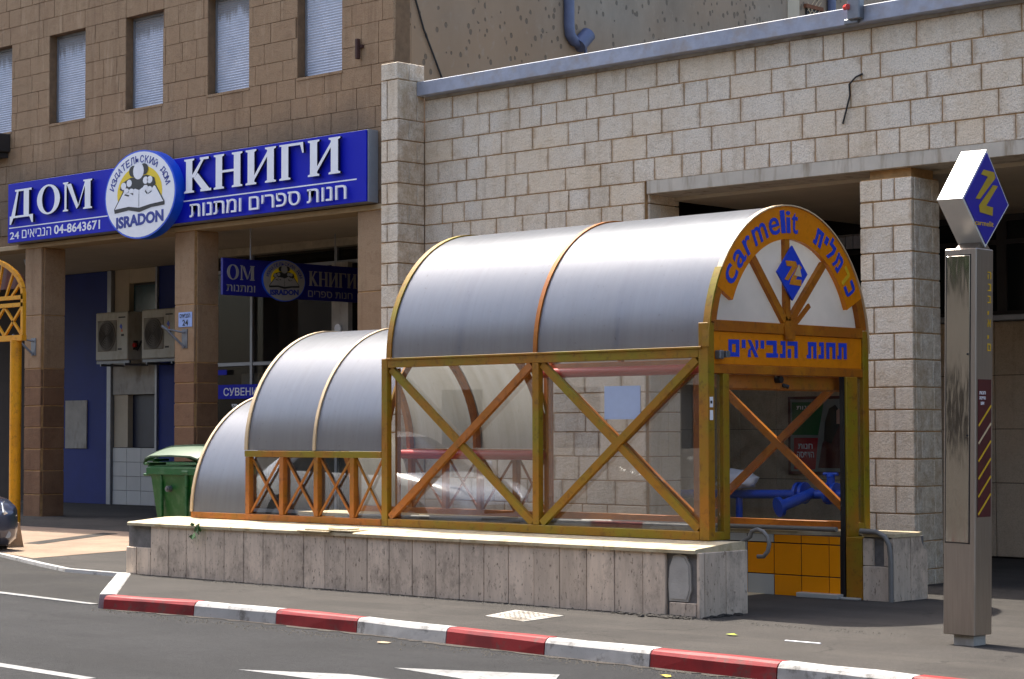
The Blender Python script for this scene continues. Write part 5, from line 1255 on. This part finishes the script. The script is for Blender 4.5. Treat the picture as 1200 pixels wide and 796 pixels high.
# weed on the wall, leaves, litter, manhole
m = MB(); rr = random.Random(5)
for k in range(15):
    a = rr.uniform(0, 2*math.pi); l = rr.uniform(.05, .10); c = Vector((-18.15+rr.uniform(-.05, .05), 14.0+rr.uniform(-.03, .0), .54+rr.uniform(-.08, .09)))
    d = Vector((math.cos(a), -.4, math.sin(a))).normalized(); s_ = d.cross(Vector((0, 1, .3))).normalized()*l*.38
    m.add([c, c+d*l*.5+s_, c+d*l, c+d*l*.5-s_], [(0, 1, 2, 3)])
solo('weed', m, M_leaf, 'small green weed sprouting from the joint under the wall coping', 'plant')
def flat(name, x, y, s_, mat, label, cat, z=0.0):
    m = MB(); rr2 = random.Random(int(abs(x)*100)); P = [(x+s_*math.cos(a)*rr2.uniform(.6, 1.1), y+s_*math.sin(a)*rr2.uniform(.5, 1.0)) for a in [k*2*math.pi/7 for k in range(7)]]
    V = [(u, v, z+.006+rr2.uniform(0, .012)) for u, v in P]+[(x, y, z+.02)]
    m.add(V, [(k, (k+1) % 7, 7) for k in range(7)]); return solo(name, m, mat, label, cat)
flat('dry_leaf', -10.0, 13.05, .06, simple('yellow_green_leaf', lin(150, 160, 40), .6), 'yellow-green leaf lying on the pavement before the wall corner', 'leaf')
flat('paper_scrap', -12.55, 11.62, .07, simple('tan_scrap', lin(170, 150, 120), .7), 'tan paper scrap in the gutter below the red kerb', 'litter', Z0)
flat('paper_scrap', -19.0, 12.95, .10, M_letwhite, 'white paper scrap on the dark asphalt of the parking bay', 'litter', Z0+.004)
flat('paper_scrap', -9.35, 11.42, .05, simple('yellow_scrap', lin(190, 170, 60), .7), 'small yellow scrap on the road beside the white kerb', 'litter', Z0)
m = MB(); m.box(-9.45, -9.12, 13.0, 13.022, .0, .008, .002); solo('broken_slat', m, M_letwhite, 'thin white sliver lying on the pavement near the kerb', 'litter')
mh = thing('manhole_cover', 'worn pale square manhole cover set in the pavement', 'manhole cover', (-12.4, 13.2, 0))
mq = [(-12.66, 12.95), (-12.05, 12.80), (-12.15, 13.42), (-12.86, 13.55)]
m = MB(); m.prism(mq, lambda u, v, d: (u, v, d), -.02, .006); obj('frame', m, M_concrete, mh)
cxm = sum(p[0] for p in mq)/4; cym = sum(p[1] for p in mq)/4
m = MB(); m.prism([(cxm+(u-cxm)*.86, cym+(v-cym)*.86) for u, v in mq], lambda u, v, d: (u, v, d), .0, .010); cvr = obj('lid', m, M_concrete, mh)
m = MB()
for i in range(6):
    for j in range(6):
        a, b = (i+.5)/6*.8-.4, (j+.5)/6*.8-.4
        P0 = Vector((cxm, cym, 0))+Vector((.61, -.15, 0))*a+Vector((-.15, .6, 0))*b
        m.box(P0.x-.022, P0.x+.022, P0.y-.022, P0.y+.022, .010, .014)
stuff('tread', m, M_concrete, cvr)
# loose grit along the foot of the wall and the kerb
m = MB(); rr = random.Random(11)
for k in range(1400):
    if k % 3 == 0: x, y, z = rr.uniform(-19, -9), rr.gauss(13.95, .05), 0.0
    elif k % 3 == 1:
        x = rr.uniform(-17, -8); y = 11.95-abs(rr.gauss(0, .12))-(x+17)*.03; z = Z0
    else: x, y, z = rr.uniform(-25, -17.6), rr.uniform(12.5, 14.6), Z0+.004
    if z == 0 and y > 14.05: continue
    s_ = rr.uniform(.004, .014); m.add([(x-s_, y-s_, z), (x+s_, y-s_*.6, z), (x, y+s_, z), (x, y, z+s_*1.2)], [(0, 1, 3), (1, 2, 3), (2, 0, 3)])
stuff('grit', m, simple('grit', (.10, .09, .075), .95, .4, 60, bump=0))

# ================================================================ CARS
def car(x, y, z, label, mat, L=4.3, W=1.72, yaw=0.):
    """x = nose, heading +X, y = centre line"""
    t = thing('parked_car', label, 'car', (x, y, z)); t.rotation_euler = (0, 0, yaw)
    st = [ # s (0 nose..1 tail), bottom z, belt z, roof z (or none), half width, roof half width
        (0.0, .32, .58, .60, .50), (.012, .24, .66, .68, .68), (.04, .20, .74, .765, .80), (.09, .18, .80, .84, .85), (.18, .18, .86, .91, .86), (.27, .18, .90, .96, .86),
        (.34, .18, .93, 1.16, .86), (.43, .18, .94, 1.38, .86), (.52, .18, .95, 1.44, .86), (.66, .18, .96, 1.42, .86), (.80, .18, .97, 1.30, .86), (.90, .20, .96, 1.05, .84), (.97, .26, .88, .93, .78), (1.0, .34, .70, .74, .66)]
    prof = []
    for s_, zb, zbelt, ztop, hw in st:
        xx_ = -s_*L; cab = ztop-zbelt; rw = hw-.04-(cab*.42 if cab > .1 else cab*.8)
        ring = [(hw*.80, zb), (hw*.97, zb+.10), (hw, (zb+zbelt)/2), (hw*.985, zbelt-.06), (hw*.95, zbelt), (rw, ztop-.05 if cab > .1 else ztop-.01), (rw*.72, ztop)]
        prof.append((xx_, ring, cab))
    m = MB(); n_ = 7; V = []; F = []; 
    for xx_, ring, cab in prof:
        for yy, zz in ring: V.append((xx_, -yy, zz))
        for yy, zz in reversed(ring): V.append((xx_, yy, zz))
    K = 14; glass = MB(); gl_f = []
    for i in range(len(prof)-1):
        for j in range(K):
            f = (i*K+j, i*K+(j+1) % K, (i+1)*K+(j+1) % K, (i+1)*K+j)
            cabm = min(prof[i][2], prof[i+1][2]); cabx = max(prof[i][2], prof[i+1][2])
            isg = (j in (4, 8) and cabm > .18) or (j in (5, 6, 7) and i in (5, 6)) or (j in (5, 6, 7) and i in (10,))
            if j in (4, 8) and i in (8,) and False: isg = False
            (gl_f if isg else F).append(f)
    F += [tuple(range(K-1, -1, -1)), tuple((len(prof)-1)*K+j for j in range(K))]
    m.add(V, F); bo = obj('body', m, mat, t, smooth=50, rel=False)
    m = MB(); m.add(V, gl_f); obj('window', m, M_darkglass, t, smooth=40, rel=False)
    # bumper intake, grille, lamps, trims
    m = MB(); m.box(-.06, .012, -.42, .42, .24, .40, .02); obj('intake', m, M_rubber, t, rel=False)
    m = MB(); m.box(-.04, .018, -.30, .30, .50, .60, .015); obj('grille', m, M_dark, t, rel=False)
    m = MB(); m.box(-.30, .014, -.36, .36, .425, .455, .01); obj('bumper_strip', m, M_dark, t, rel=False)
    for s_ in (-1, 1):
        m = MB(); m.add([(-.055, s_*.50, .58), (-.02, s_*.46, .66), (-.22, s_*.56, .785), (-.46, s_*.79, .82), (-.38, s_*.845, .73), (-.13, s_*.745, .60)], [(0, 1, 2, 3, 4, 5)])
        V2 = [(a+.016, b+s_*.006, c+.012) for a, b, c in m.v]; m.add(V2, [(0, 1, 2, 3, 4, 5)]); 
        for k in range(6): m.f.append((k, (k+1) % 6, 6+(k+1) % 6, 6+k)); m.mi.append(0)
        obj('headlight', m, M_lamp, t, rel=False)
        m = MB(); m.tube([(-.10, s_*.56, .36), (-.02, s_*.54, .36)], .05, 14); obj('fog_lamp', m, M_lamp, t, rel=False)
        m = MB(); m.box(-1.25, -1.08, s_*.88, s_*1.02, .97, 1.09, .03); obj('mirror', m, mat, t, rel=False)
        for wx in (-.82, -L+.80):
            yy = s_*.80
            w_ = MB(); w_.lathe([(.22, .0), (.30, .0), (.315, .03), (.315, .15), (.30, .19), (.2, .19)], lambda u, v, d: (wx+u, yy+s_*(.075-d), .315+v), 28); wh = obj('wheel', w_, M_rubber, t, smooth=35, rel=False)
            w_ = MB(); w_.lathe([(.215, .02), (.215, .0), (.17, -.004), (.05, .01)], lambda u, v, d: (wx+u, yy+s_*(.078-d), .315+v), 20); obj('rim', w_, M_alu, wh, smooth=30, rel=False)
            w_ = MB(); w_.lathe([(.345, -.008), (.345, .012), (.30, .012)], lambda u, v, d: (wx+u, yy+s_*(.055-d), .335+v), 28); obj('wheel_arch', w_, M_rubber, t, smooth=30, rel=False)
    return t
car(-24.33, 14.98, Z0, 'slate-blue parked car whose nose enters at the left edge', M_carblue, yaw=R_(0))
wc = car(-19.9, 8.6, Z0, 'white car in the road lane, seen mirrored in the canopy glass', M_carwhite)
wc.scale = (1.05, 1.03, 1.22)

# ================================================================ OPPOSITE SIDE (seen only in reflections)
ob = thing('opposite_building', 'plain pale apartment block across the road behind the viewpoint', 'building', (-20, -9, 0))
ohol = [[(x, z), (x, z+1.5), (x+1.5, z+1.5), (x+1.5, z)] for x in range(-66, 24, 4) for z in (1.2, 4.4, 7.6, 10.8)]
m = fill([[(-70, 0), (26, 0), (26, 14), (-70, 14)]]+ohol, lambda u, v, d: (u, -8+d, v), 0, -.4); obj('facade_wall', m, simple('opposite_render', lin(150, 142, 130), .9, .1, .6), ob)
m = MB(); m.box(-70, 26, -18, -8.5, 0, 14); obj('block', m, M_interior, ob)
m = MB(); m.box(-120, 60, -8, 1.4, -.15, -.0); struct('far_pavement', m, M_pave)

# far kerb and a street tree over there
fk = bpy.data.objects.new('far_kerb', bpy.data.meshes.new('far_kerb')); COL.objects.link(fk); fk['kind'] = 'structure'
x = -40.0; k = 0
while x < 10:
    m = MB(); m.box(x+.005, x+1.195, 1.41, 1.56, -.15, .01, .015); obj('kerb_stone', m, M_kerbred if k % 2 else M_kerbwhite, fk); x += 1.2; k += 1
def tree(x, y, label, seed):
    r = random.Random(seed); t = thing('street_tree', label, 'tree', (x, y, 0), 'trees across the road')
    m = MB(); m.tube([(x, y, -.02), (x+.05, y, 1.2), (x, y+.05, 2.6)], [.16, .13, .10], 10)
    for k in range(6):
        a = k*1.05; m.tube([(x, y+.05, 2.3+.08*k), (x+.7*math.cos(a), y+.7*math.sin(a), 3.3), (x+1.4*math.cos(a), y+1.4*math.sin(a), 4.2+r.uniform(-.3, .5))], [.07, .05, .02], 6)
    obj('trunk', m, simple('bark', (.09, .07, .05), .95, .3, 12), t, smooth=40)
    m = MB()
    cl = [(x+r.gauss(0, .95), y+r.gauss(0, .95), 4.1+r.gauss(0, .7), r.uniform(.5, .9)) for _ in range(16)]
    for cx, cy, cz, rr_ in cl:
        for _ in range(210):
            d = Vector((r.gauss(0, 1), r.gauss(0, 1), r.gauss(0, 1))).normalized()*rr_*r.uniform(.5, 1); c = Vector((cx, cy, cz))+d
            u = Vector((r.gauss(0, 1), r.gauss(0, 1), r.gauss(0, 1))).normalized(); w2 = u.cross(d).normalized(); l = r.uniform(.06, .12)
            m.add([c-u*l, c+w2*l*.5, c+u*l, c-w2*l*.5], [(0, 1, 2, 3)])
    obj('crown', m, M_leaf, t)
tree(-14.5, .2, 'left bushy street tree across the road, mirrored in the steel and glass', 4)
tree(4.5, -1.2, 'right bushy street tree across the road behind the viewpoint', 9)

# contact shade of the gap at the wall foot, painted as a dark strip, crumbled asphalt at the corner, gutter dirt under the kerb
def ragged(x0, x1, ya, wmin, wmax, z, sgn, seed, yf=None):
    r = random.Random(seed); xs = []; x = x0
    while x < x1: xs.append(x); x += r.uniform(.05, .14)
    m = MB(); V = []
    for x in xs:
        y = yf(x) if yf else ya; V += [(x, y, z), (x, y+sgn*r.uniform(wmin, wmax), z)]
    m.add(V, [(2*i, 2*i+2, 2*i+3, 2*i+1) for i in range(len(xs)-1)]); return m
m = ragged(-19.5, -11.1, 14.07, .015, .055, .004, -1, 2); struct('contact_shade_strip', m, simple('painted_contact_shade', (.012, .011, .010), .9, .3, 20))
def ky(x):
    for (xa, ya), (xb, yb) in zip(KX, KX[1:]):
        if xa <= x <= xb: return ya+(yb-ya)*(x-xa)/(xb-xa)+.02
    return KX[0][1]
m = ragged(-17.0, -2.0, 0, .03, .13, Z0+.004, -1, 3, ky); struct('gutter_dirt', m, simple('gutter_dirt', (.045, .036, .028), .95, .5, 25, bump=.5))
m = MB(); rr = random.Random(8)
for k in range(170):
    x = rr.gauss(-11.35, .22); y = 13.99-abs(rr.gauss(0, .05)); s_ = rr.uniform(.008, .03)
    if x > -11.1: y = rr.uniform(14.05, 14.6); x = -11.10+abs(rr.gauss(0, .03))
    m.box(x-s_, x+s_, y-s_*.8, y+s_*.8, -.002, s_*.7, s_*.4, s_*.15)
stuff('crumbled_asphalt', m, M_pave)
